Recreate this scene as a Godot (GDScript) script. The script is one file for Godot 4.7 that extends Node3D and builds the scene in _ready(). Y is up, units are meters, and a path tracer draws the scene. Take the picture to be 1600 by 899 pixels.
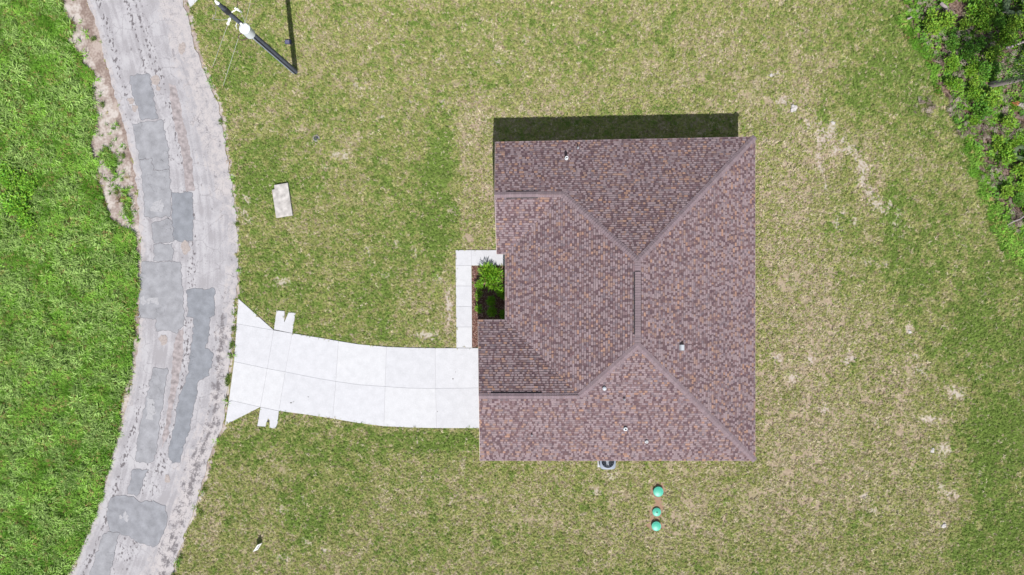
extends Node3D
# An aerial survey of one house lot. Ground distances were read off in survey units of 1/24 m
# from a datum; at() turns them, and a height, into metres.

const PER_M := 24.0
const ALT := 44.5
const LIT := 2.05          # light that a level sunlit surface receives times the exposure
const X0 := -40.0          # the surveyed sheet of ground
const Z0 := -24.0
const CELL := 0.05
const GW := 1600
const GH := 960

enum {LAWN, FIELD, HARD, SAND, BRUSH, BED, CLAY, DIRT}

var rng := RandomNumberGenerator.new()
var kinds := PackedByteArray()
var lush := PackedFloat32Array()
var dry_sand := PackedFloat32Array()
var used := {}
var mats := {}

# ------------------------------------------------------------------ small helpers
class Shape:
	var v := PackedVector3Array()
	var n := PackedVector3Array()
	var c := PackedColorArray()
	var t := PackedVector2Array()
	var tint := Color(1, 1, 1)
	var planar := Rect2()
	func _uv(p: Vector3) -> void:
		if planar.size.x > 0.0:
			t.append(Vector2((p.x - planar.position.x) / planar.size.x, (p.z - planar.position.y) / planar.size.y))
	func corner(p: Vector3, nn: Vector3) -> void:
		v.append(p); n.append(nn); c.append(tint); _uv(p)
	func tri(a: Vector3, b: Vector3, d: Vector3) -> void:
		var nn := (d - a).cross(b - a).normalized()
		corner(a, nn); corner(b, nn); corner(d, nn)
	func facing(a: Vector3, b: Vector3, d: Vector3, dir: Vector3) -> void:
		if (d - a).cross(b - a).dot(dir) >= 0.0:
			tri(a, b, d)
		else:
			tri(a, d, b)
	func quad(a: Vector3, b: Vector3, d: Vector3, e: Vector3, dir: Vector3) -> void:
		facing(a, b, d, dir); facing(a, d, e, dir)
	func smooth(a: Vector3, na: Vector3, b: Vector3, nb: Vector3, d: Vector3, nd: Vector3) -> void:
		var g := (d - a).cross(b - a)
		if g.dot(na + nb + nd) >= 0.0:
			corner(a, na); corner(b, nb); corner(d, nd)
		else:
			corner(a, na); corner(d, nd); corner(b, nb)
	func box(lo: Vector3, hi: Vector3, xf := Transform3D()) -> void:
		var p := []
		for i in 8:
			p.append(xf * Vector3(hi.x if i & 1 else lo.x, hi.y if i & 2 else lo.y, hi.z if i & 4 else lo.z))
		var b := xf.basis
		quad(p[0], p[1], p[3], p[2], -b.z); quad(p[4], p[5], p[7], p[6], b.z)
		quad(p[0], p[2], p[6], p[4], -b.x); quad(p[1], p[3], p[7], p[5], b.x)
		quad(p[0], p[1], p[5], p[4], -b.y); quad(p[2], p[3], p[7], p[6], b.y)
	func tube(path: Array, radii: Array, sides := 8, caps := true) -> void:
		var rings := []
		var norms := []
		var side := Vector3.UP
		for i in path.size():
			var d: Vector3 = (path[mini(i + 1, path.size() - 1)] - path[maxi(i - 1, 0)]).normalized()
			if i == 0:
				side = d.cross(Vector3(0.31, 0.2, 0.93)).normalized()
			side = (side - d * side.dot(d)).normalized()
			var other := d.cross(side)
			var ring := []
			var nr := []
			for k in sides:
				var a := TAU * k / sides
				var o := side * cos(a) + other * sin(a)
				nr.append(o)
				ring.append(path[i] + o * float(radii[i]))
			rings.append(ring); norms.append(nr)
		for i in path.size() - 1:
			for k in sides:
				var m := (k + 1) % sides
				smooth(rings[i][k], norms[i][k], rings[i + 1][k], norms[i + 1][k], rings[i + 1][m], norms[i + 1][m])
				smooth(rings[i][k], norms[i][k], rings[i + 1][m], norms[i + 1][m], rings[i][m], norms[i][m])
		if caps:
			for e in [0, path.size() - 1]:
				var out: Vector3 = (path[e] - path[1 if e == 0 else e - 1]).normalized()
				for k in sides:
					facing(path[e], rings[e][k], rings[e][(k + 1) % sides], out)
	func lathe(profile: Array, sides := 20, xf := Transform3D()) -> void:   # [radius, height] from the bottom up
		for i in profile.size() - 1:
			var r0: float = profile[i][0]
			var y0: float = profile[i][1]
			var r1: float = profile[i + 1][0]
			var y1: float = profile[i + 1][1]
			for k in sides:
				var a := TAU * k / sides
				var b := TAU * (k + 1) / sides
				var p := xf * Vector3(r0 * cos(a), y0, r0 * sin(a))
				var q := xf * Vector3(r0 * cos(b), y0, r0 * sin(b))
				var r := xf * Vector3(r1 * cos(b), y1, r1 * sin(b))
				var s := xf * Vector3(r1 * cos(a), y1, r1 * sin(a))
				var lean := Vector2(y1 - y0, r0 - r1).normalized()
				var na := xf.basis * Vector3(cos(a) * lean.x, lean.y, sin(a) * lean.x)
				var nb := xf.basis * Vector3(cos(b) * lean.x, lean.y, sin(b) * lean.x)
				if r1 > 1e-5:
					smooth(p, na, s, na, r, nb)
				if r0 > 1e-5:
					smooth(p, na, r, nb, q, nb)
	func prism(poly: PackedVector2Array, low: float, high: float, bevel := 0.0) -> void:
		# poly in (x, z); a chamfer of the given width runs round the top
		var top := poly
		if bevel > 0.0:
			var inset := Geometry2D.offset_polygon(poly, -bevel, Geometry2D.JOIN_MITER)
			if inset.size() == 1 and inset[0].size() == poly.size():
				top = PackedVector2Array()
				var given: PackedVector2Array = inset[0]
				for p in poly:          # match each corner with the inset corner next to it
					var best := given[0]
					for q in given:
						if q.distance_squared_to(p) < best.distance_squared_to(p):
							best = q
					top.append(best)
			else:
				bevel = 0.0
		var ids := Geometry2D.triangulate_polygon(top)
		for i in range(0, ids.size(), 3):
			facing(Vector3(top[ids[i]].x, high, top[ids[i]].y), Vector3(top[ids[i + 1]].x, high, top[ids[i + 1]].y), Vector3(top[ids[i + 2]].x, high, top[ids[i + 2]].y), Vector3.UP)
		var turn := -1.0 if Geometry2D.is_polygon_clockwise(poly) else 1.0
		for i in poly.size():
			var j := (i + 1) % poly.size()
			var e := (poly[j] - poly[i])
			var out := Vector3(e.y, 0, -e.x) * turn
			quad(Vector3(poly[i].x, low, poly[i].y), Vector3(poly[j].x, low, poly[j].y), Vector3(poly[j].x, high - bevel, poly[j].y), Vector3(poly[i].x, high - bevel, poly[i].y), out)
			if bevel > 0.0:
				quad(Vector3(poly[i].x, high - bevel, poly[i].y), Vector3(poly[j].x, high - bevel, poly[j].y), Vector3(top[j].x, high, top[j].y), Vector3(top[i].x, high, top[i].y), out.normalized() + Vector3.UP)
	func leaf(p: Vector3, dir: Vector3, up: Vector3, long: float, wide: float) -> void:
		var side := dir.cross(up).normalized() * wide * 0.5
		var tip := p + dir * long
		var mid := p + dir * long * 0.45 - up * wide * 0.12
		facing(p, mid + side, tip, up); facing(p, mid - side, tip, up)
	func mesh(m: Material) -> ArrayMesh:
		var a := []
		a.resize(Mesh.ARRAY_MAX)
		a[Mesh.ARRAY_VERTEX] = v; a[Mesh.ARRAY_NORMAL] = n; a[Mesh.ARRAY_COLOR] = c
		if t.size() == v.size() and t.size() > 0:
			a[Mesh.ARRAY_TEX_UV] = t
		var out := ArrayMesh.new()
		out.add_surface_from_arrays(Mesh.PRIMITIVE_TRIANGLES, a)
		out.surface_set_material(0, m)
		return out

func at(px: float, py: float, h := 0.0) -> Vector3:
	var s := (1.0 - h / ALT) / PER_M
	return Vector3((px - 800.0) * s, h, (py - 449.5) * s)

func flat(list: Array) -> PackedVector2Array:      # survey pairs to metres on the ground
	var out := PackedVector2Array()
	for i in range(0, list.size(), 2):
		var p := at(list[i], list[i + 1])
		out.append(Vector2(p.x, p.z))
	return out

func seen_as(r: float, g: float, b: float, light := LIT) -> Color:   # base colour (linear) of a level sunlit surface of that look
	var c := Color(r / 255.0, g / 255.0, b / 255.0).srgb_to_linear()
	return Color(c.r / light, c.g / light, c.b / light)

func numbered(called: String) -> String:
	var k: int = used.get(called, 0)
	used[called] = k + 1
	return called if k == 0 else "%s_%03d" % [called, k]

func tag(o: Node, label := "", category := "", group := "", kind := "") -> Node:
	for pair in [["label", label], ["category", category], ["group", group], ["kind", kind]]:
		if pair[1] != "":
			o.set_meta(pair[0], pair[1])
	return o

func thing(called: String, label: String, category: String, where: Vector3, group := "", turn := 0.0) -> Node3D:
	var o := Node3D.new()
	o.name = numbered(called)
	add_child(o)
	o.position = where
	o.rotation.y = turn
	tag(o, label, category, group)
	return o

func put(called: String, s: Shape, m: Material, parent: Node = self) -> MeshInstance3D:
	return put_mesh(called, s.mesh(m), parent)

func put_mesh(called: String, m: Mesh, parent: Node = self) -> MeshInstance3D:
	var o := MeshInstance3D.new()
	o.mesh = m
	if parent == self:
		o.name = numbered(called)
		add_child(o)
	else:
		var k := 0
		var free := called
		while parent.has_node(free):
			k += 1
			free = "%s_%03d" % [called, k]
		o.name = free
		parent.add_child(o)
	return o

func copy_of(o: Node3D) -> Node3D:
	var c: Node3D = o.duplicate()
	c.name = numbered(String(o.name).get_slice("_0", 0))
	add_child(c)
	return c

func noise(s: int, per_metre: float, octaves := 3, kind := FastNoiseLite.TYPE_SIMPLEX_SMOOTH) -> FastNoiseLite:
	var f := FastNoiseLite.new()
	f.seed = s
	f.noise_type = kind
	f.frequency = per_metre
	f.fractal_octaves = octaves
	f.fractal_type = FastNoiseLite.FRACTAL_FBM if octaves > 1 else FastNoiseLite.FRACTAL_NONE
	return f

func mat(c: Color, rough := 0.85, metal := 0.0, spec := 0.4) -> StandardMaterial3D:   # c is linear
	var m := StandardMaterial3D.new()
	m.albedo_color = c.linear_to_srgb()
	m.roughness = rough
	m.metallic = metal
	m.metallic_specular = spec
	return m

func grainy(c: Color, low: float, high: float, scale: float, s: int, rough := 0.9, octaves := 4, relief := 0.0) -> StandardMaterial3D:
	# a base colour that wanders between two strengths, mapped in world metres
	var m := mat(Color(1, 1, 1), rough, 0.0, 0.3)
	var size := 256
	var f := noise(s, 1.0 / 40.0, octaves)
	var im := f.get_seamless_image(size, size)
	var bytes := im.get_data()
	var out := PackedByteArray()
	out.resize(size * size * 3)
	var r := RandomNumberGenerator.new()
	r.seed = s
	for i in size * size:
		var k := lerpf(low, high, bytes[i] / 255.0) + r.randf_range(-0.1, 0.1)
		var q := Color(c.r * k, c.g * k, c.b * k).linear_to_srgb()
		out[i * 3] = int(clampf(q.r, 0, 1) * 255); out[i * 3 + 1] = int(clampf(q.g, 0, 1) * 255); out[i * 3 + 2] = int(clampf(q.b, 0, 1) * 255)
	m.albedo_texture = ImageTexture.create_from_image(Image.create_from_data(size, size, false, Image.FORMAT_RGB8, out))
	m.uv1_triplanar = true
	m.uv1_world_triplanar = true
	m.uv1_scale = Vector3.ONE * scale
	if relief > 0.0:
		m.heightmap_enabled = true
		m.heightmap_texture = ImageTexture.create_from_image(im)
		m.heightmap_scale = relief
	return m

func vertex_mat(rough := 0.85, spec := 0.3, back := 0.0) -> StandardMaterial3D:
	var m := mat(Color(1, 1, 1), rough, 0.0, spec)
	m.vertex_color_use_as_albedo = true
	if back > 0.0:
		m.backlight_enabled = true
		m.backlight = Color(back, back, back * 0.6)
	return m

func ragged(poly: PackedVector2Array, step: float, amount: float, f: FastNoiseLite) -> PackedVector2Array:
	var out := PackedVector2Array()
	for i in poly.size():
		var a := poly[i]
		var b := poly[(i + 1) % poly.size()]
		var count := maxi(1, int(a.distance_to(b) / step))
		for k in count:
			var p := a.lerp(b, float(k) / count)
			out.append(p + Vector2(f.get_noise_2d(p.x, p.y), f.get_noise_2d(p.x + 91.0, p.y - 37.0)) * amount)
	return out

# ------------------------------------------------------------------ what grows where
func fill(poly: PackedVector2Array, what: int) -> void:
	var top := 1e9
	var low := -1e9
	for p in poly:
		top = minf(top, p.y); low = maxf(low, p.y)
	for row in range(maxi(0, int((top - Z0) / CELL)), mini(GH, int((low - Z0) / CELL) + 1)):
		var z := Z0 + (row + 0.5) * CELL
		var xs := PackedFloat32Array()
		for i in poly.size():
			var a := poly[i]
			var b := poly[(i + 1) % poly.size()]
			if (a.y <= z) != (b.y <= z):
				xs.append(a.x + (b.x - a.x) * (z - a.y) / (b.y - a.y))
		xs.sort()
		for i in range(0, xs.size() - 1, 2):
			for col in range(maxi(0, ceili((xs[i] - X0) / CELL - 0.5)), mini(GW, ceili((xs[i + 1] - X0) / CELL - 0.5))):
				kinds[row * GW + col] = what

func kind_at(x: float, z: float) -> int:
	var c := int((x - X0) / CELL)
	var r := int((z - Z0) / CELL)
	if c < 0 or r < 0 or c >= GW or r >= GH:
		return HARD
	return kinds[r * GW + c]

# patches of the lawn read from the photograph: survey x, y, half width, half height, how much greener (+) or barer (-)
const PATCHES := [
	[385, 70, 60, 70, 0.35], [420, 275, 70, 50, 0.45], [395, 430, 40, 60, 0.4], [560, 40, 70, 60, -0.12], [620, 70, 70, 40, 0.1],
	[692, 215, 22, 50, 0.5], [690, 320, 24, 90, 0.55], [640, 300, 60, 110, 0.2], [550, 350, 150, 170, 0.22], [1440, 330, 70, 120, 0.2], [1500, 640, 60, 120, 0.2], [545, 480, 110, 45, 0.25], [640, 520, 60, 20, 0.15],
	[505, 770, 60, 55, 0.45], [560, 690, 170, 18, 0.45], [370, 720, 40, 60, 0.25], [420, 830, 60, 50, 0.15], [690, 690, 60, 16, 0.4],
	[1320, 175, 34, 46, 0.6], [1400, 130, 70, 70, 0.4], [1375, 60, 60, 60, 0.3], [1310, 290, 24, 30, 0.4], [1420, 380, 70, 60, 0.3],
	[1395, 330, 14, 40, 0.4], [1560, 560, 60, 150, 0.5], [1580, 720, 50, 90, 0.6], [1545, 850, 60, 50, 0.55], [1360, 430, 60, 30, 0.15], [1480, 470, 60, 60, 0.3],
	[742, 285, 30, 110, -0.55], [820, 160, 90, 20, -0.25], [1235, 500, 60, 260, -0.4], [1300, 620, 100, 150, -0.4], [1205, 300, 40, 120, -0.25],
	[1440, 640, 70, 60, -0.4], [1330, 250, 50, 60, -0.35], [1280, 200, 40, 50, -0.3], [1365, 320, 20, 60, -0.4], [950, 790, 170, 60, -0.25],
	[1150, 790, 100, 80, -0.2], [1300, 790, 90, 70, -0.1], [510, 250, 60, 50, -0.2], [470, 380, 80, 50, -0.1], [655, 505, 40, 40, -0.3], [700, 470, 8, 70, -0.6],
	[1000, 100, 250, 60, 0.0], [1180, 100, 100, 70, -0.15], [620, 150, 80, 40, -0.15], [450, 560, 30, 40, 0.3], [390, 800, 40, 60, -0.1], [1470, 790, 30, 60, -0.4],
	[330, 800, 14, 60, -0.3], [780, 90, 70, 60, 0.12], [900, 60, 90, 60, 0.1], [830, 700, 90, 20, -0.2], [800, 820, 120, 60, 0.08],
]
# bare sandy spots
const BARE := [
	[1205, 118, 9, 7], [1216, 114, 5, 4], [1224, 158, 16, 7], [1278, 190, 8, 7], [1288, 206, 14, 8], [1302, 199, 9, 14], [1318, 222, 10, 10], [1281, 218, 6, 12], [1340, 240, 10, 8],
	[1350, 262, 7, 16], [1358, 300, 8, 12], [1368, 322, 12, 10], [1372, 312, 8, 8], [1404, 335, 6, 14], [1310, 350, 8, 14], [1354, 408, 9, 5], [1384, 410, 5, 5], [1420, 515, 6, 8], [1440, 580, 12, 6],
	[1495, 615, 16, 14], [1450, 655, 20, 8], [1475, 700, 12, 14], [1472, 712, 8, 7], [1470, 760, 8, 8], [1488, 772, 14, 7], [1475, 822, 6, 6], [1532, 740, 7, 5], [1430, 556, 5, 4],
	[523, 241, 7, 5], [539, 244, 7, 5], [510, 262, 6, 5], [441, 440, 14, 11], [598, 184, 5, 4], [642, 160, 10, 4], [690, 160, 8, 4], [575, 390, 6, 4], [620, 382, 5, 4], [645, 396, 6, 7], [703, 328, 4, 8],
	[684, 436, 6, 6], [602, 430, 7, 4], [1215, 560, 7, 9], [1265, 562, 8, 6], [1325, 568, 7, 8], [1370, 660, 5, 4], [700, 480, 5, 40], [665, 525, 26, 6], [437, 868, 7, 4], [450, 874, 4, 4], [705, 784, 8, 6],
	[1350, 775, 8, 5], [1365, 800, 5, 9], [480, 848, 9, 6], [505, 860, 9, 6], [930, 770, 12, 5], [955, 745, 12, 5], [475, 780, 6, 8], [440, 795, 8, 6], [655, 690, 7, 5],
	[1262, 196, 9, 8], [1295, 215, 12, 10], [1308, 236, 8, 8], [1326, 232, 8, 9], [1342, 256, 8, 10], [1348, 282, 8, 10], [1360, 300, 9, 10], [1375, 330, 8, 8], [1392, 322, 7, 10], [1400, 350, 6, 9], [1412, 372, 6, 8], [1334, 345, 7, 8], [1318, 330, 6, 8], [1280, 240, 5, 12], [1284, 262, 5, 12], [1290, 290, 4, 12], [384, 310, 6, 8], [380, 330, 7, 9], [388, 345, 5, 7],
	[775, 96, 10, 6], [690, 88, 6, 4], [820, 60, 6, 5], [560, 135, 8, 6], [1330, 560, 10, 8], [1240, 590, 9, 7], [1290, 640, 8, 6],
]

func read_lot() -> void:
	kinds.resize(GW * GH)
	kinds.fill(LAWN)
	var rough := noise(5, 0.55, 4)
	var fine := noise(6, 1.6, 3)
	fill(ragged(flat(FIELD_EDGE), 0.2, 0.55, rough), FIELD)
	fill(ragged(flat(LEFT_SAND), 0.15, 0.3, fine), SAND)
	fill(ragged(flat(FIELD_TONGUES[0]), 0.15, 0.5, fine), FIELD)
	fill(ragged(flat(FIELD_TONGUES[1]), 0.15, 0.3, fine), FIELD)
	fill(ragged(flat([124, 0, 138, 0, 152, 45, 168, 100, 188, 170, 203, 225, 213, 270, 217, 330, 209, 330, 204, 270, 194, 225, 178, 170, 166, 130, 146, 108, 138, 80, 130, 40]), 0.12, 0.3, fine), DIRT)
	fill(ragged(flat(RIGHT_SAND), 0.15, 0.28, fine), SAND)
	fill(ragged(flat([1494, 190, 1515, 190, 1535, 256, 1550, 300, 1562, 335, 1585, 362, 1607, 395, 1645, 440, 1640, 462, 1590, 418, 1567, 382, 1546, 346, 1532, 300, 1515, 256]), 0.2, 0.6, rough), FIELD)
	fill(ragged(flat([1405, 20, 1440, 60, 1474, 150, 1466, 152, 1430, 66, 1400, 30]), 0.2, 0.6, rough), FIELD)
	fill(ragged(flat(BRUSH_EDGE), 0.2, 0.7, rough), BRUSH)
	for c in [[1028, 766, 13, 12], [1027, 786, 7, 14], [1026, 800, 12, 11], [1025, 820, 12, 12]]:
		fill(ragged(ellipse(c[0], c[1], c[2], c[3]), 0.08, 0.22, noise(9, 2.5, 2)), CLAY)
	# the shape of the lawn's tone, on a quarter-metre grid
	lush.resize(320 * 192)
	dry_sand.resize(320 * 192)
	for r in 192:
		for q in 320:
			var px := (X0 + (q + 0.5) * 0.25) * PER_M + 800.0
			var py := (Z0 + (r + 0.5) * 0.25) * PER_M + 449.5
			var sum := 0.0
			for p in PATCHES:
				var dx: float = (px - p[0]) / p[2]
				if absf(dx) > 1.7:
					continue
				var dy: float = (py - p[1]) / p[3]
				var d := dx * dx + dy * dy
				if d < 2.6:
					sum += p[4] * (1.0 - smoothstep(0.35, 2.6, d))
			var bare := 0.0
			for p in BARE:
				var dx: float = (px - p[0]) / (p[2] + 4.0)
				if absf(dx) > 1.8:
					continue
				var dy: float = (py - p[1]) / (p[3] + 4.0)
				bare = maxf(bare, 1.3 - sqrt(dx * dx + dy * dy))
			lush[r * 320 + q] = sum
			dry_sand[r * 320 + q] = bare

func ellipse(px: float, py: float, rx: float, ry: float) -> PackedVector2Array:
	var l := []
	for k in 24:
		l.append(px + rx * cos(TAU * k / 24)); l.append(py + ry * sin(TAU * k / 24))
	return flat(l)

func coarse(a: PackedFloat32Array, x: float, z: float) -> float:
	var u := clampf((x - X0) / 0.25 - 0.5, 0.0, 318.0)
	var w := clampf((z - Z0) / 0.25 - 0.5, 0.0, 190.0)
	var i := int(u)
	var j := int(w)
	var k := j * 320 + i
	return lerpf(lerpf(a[k], a[k + 1], u - i), lerpf(a[k + 320], a[k + 321], u - i), w - j)

const FIELD_EDGE := [-200, -140, 95, -140, 98, -40, 101, 0, 102, 28, 117, 40, 108, 62, 124, 80, 134, 104, 149, 110, 144, 150, 152, 180, 143, 225, 150, 262, 160, 290, 170, 330, 180, 348, 209, 362, 217, 400, 217, 450, 212, 510, 204, 560, 200, 600, 190, 640, 185, 680, 176, 720, 161, 770, 145, 820, 125, 858, 105, 899, 70, 980, 40, 1040, -200, 1040]
const LEFT_SAND := [95, -140, 130, -140, 128, -40, 138, 0, 154, 45, 168, 100, 188, 170, 203, 225, 213, 270, 219, 330, 224, 400, 222, 480, 218, 540, 208, 600, 197, 650, 182, 700, 168, 760, 148, 820, 122, 880, 108, 910, 60, 1040, 40, 1040, 70, 980, 104, 899, 124, 858, 144, 820, 160, 770, 174, 720, 183, 680, 188, 640, 198, 600, 203, 560, 211, 510, 214, 450, 215, 400, 207, 364, 178, 348, 168, 330, 158, 290, 148, 262, 141, 225, 150, 180, 142, 150, 147, 110, 132, 104, 122, 80, 106, 62, 115, 40, 100, 28, 99, 0, 96, -40]
const FIELD_TONGUES := [[158, 236, 172, 232, 184, 258, 176, 264, 164, 256], [194, 296, 200, 296, 206, 348, 199, 350]]
const ROAD := [112, -140, 130, -60, 137, 0, 152, 45, 166, 100, 186, 170, 201, 225, 211, 270, 217, 330, 221, 400, 219, 480, 216, 540, 206, 600, 195, 650, 180, 700, 165, 760, 145, 820, 120, 880, 110, 899, 52, 1030,
	215, 1030, 262, 920, 268, 899, 283, 850, 298, 810, 312, 770, 322, 730, 333, 700, 348, 668, 369, 466, 371, 440, 371, 380, 368, 330, 362, 290, 354, 240, 347, 190, 336, 150, 320, 115, 305, 75, 294, 30, 286, 0, 272, -60, 252, -140]
const RIGHT_SAND := [275, -140, 272, -60, 284, 0, 292, 30, 303, 75, 318, 115, 334, 150, 345, 190, 352, 240, 360, 290, 366, 330, 369, 380, 369, 440, 368, 466, 346, 668, 331, 700, 320, 730, 310, 770, 296, 810, 281, 850, 266, 899, 250, 940,
	256, 940, 274, 899, 287, 850, 302, 810, 317, 770, 327, 730, 338, 700, 352, 666, 372, 468, 375, 440, 375, 380, 372, 330, 367, 290, 359, 240, 352, 190, 342, 150, 327, 115, 312, 75, 301, 30, 292, 0, 280, -60, 290, -140]
const BRUSH_EDGE := [1388, -140, 1398, 0, 1418, 30, 1436, 60, 1458, 108, 1474, 150, 1492, 186, 1512, 218, 1530, 256, 1545, 300, 1556, 330, 1580, 362, 1602, 395, 1640, 440, 1700, 500, 1800, 540, 1800, -140]
const EAVES := [774, 222, 1180, 214, 1180, 720, 750, 720, 747, 500, 790, 500, 789, 397, 776, 397]
const DRIVE := [373, 467, 428, 515, 457, 521, 500, 528, 540, 535, 590, 541, 640, 543, 712, 544, 762, 544, 762, 669, 700, 669, 620, 667, 560, 661, 500, 651, 436, 642, 407, 636, 352, 664]
const CULVERT_NORTH := [428, 515, 432, 485, 445, 486, 444.5, 503, 451, 488, 462, 489, 457, 521]
const CULVERT_SOUTH := [407, 636, 402, 666, 415, 667, 419, 654, 421.5, 657, 421, 669, 430.5, 670, 434, 661, 436, 642]
const SLAB := [430, 290, 451, 286.5, 458.5, 337, 433, 341, 426.5, 297.5, 430.5, 296.5]

# ------------------------------------------------------------------ the lot
func _ready() -> void:
	rng.seed = 20240611
	# camera: straight down, north at the top
	var cam := Camera3D.new()
	cam.name = "camera"
	cam.transform = Transform3D(Basis(Vector3(1, 0, 0), Vector3(0, 0, -1), Vector3(0, 1, 0)), Vector3(0, ALT, 0))
	cam.fov = 2.0 * rad_to_deg(atan(449.5 / PER_M / ALT))
	cam.near = 0.5
	cam.far = 6000.0
	add_child(cam)
	cam.current = true
	# sky
	var around := WorldEnvironment.new()
	around.name = "surroundings"
	var env := Environment.new()
	env.background_mode = Environment.BG_SKY
	var air := ProceduralSkyMaterial.new()
	air.sky_top_color = Color(0.50, 0.54, 0.58)
	air.sky_horizon_color = Color(0.74, 0.75, 0.76)
	air.sky_curve = 0.12
	air.ground_horizon_color = Color(0.55, 0.58, 0.55)
	air.ground_bottom_color = Color(0.30, 0.32, 0.25)
	air.sky_energy_multiplier = 0.98
	air.ground_energy_multiplier = 0.98
	air.sun_angle_max = 1.0
	env.sky = Sky.new()
	env.sky.sky_material = air
	env.tonemap_mode = Environment.TONE_MAPPER_LINEAR
	env.tonemap_exposure = 1.7
	env.sdfgi_enabled = true
	env.ssao_enabled = true
	env.ssil_enabled = true
	around.environment = env
	add_child(around)
	# sun in the south, a little east, 52 degrees up
	var sun := DirectionalLight3D.new()
	sun.name = "sun"
	sun.light_color = Color(1.0, 0.985, 0.965)
	sun.light_energy = 1.32
	sun.light_angular_distance = 0.5
	sun.shadow_enabled = true
	sun.directional_shadow_max_distance = 120.0
	add_child(sun)
	sun.look_at_from_position(Vector3(0.075, 1.28, 1.0) * 60.0, Vector3.ZERO, Vector3.UP)

	read_lot()
	make_road()
	make_driveway()
	make_walkway()
	fill(house_base(), HARD)
	fill(flat(SLAB), HARD)
	make_ground()
	make_house()
	make_pole()
	make_yard_things()
	make_bed()
	make_brush()
	make_bare_spots()
	make_grass()

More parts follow.
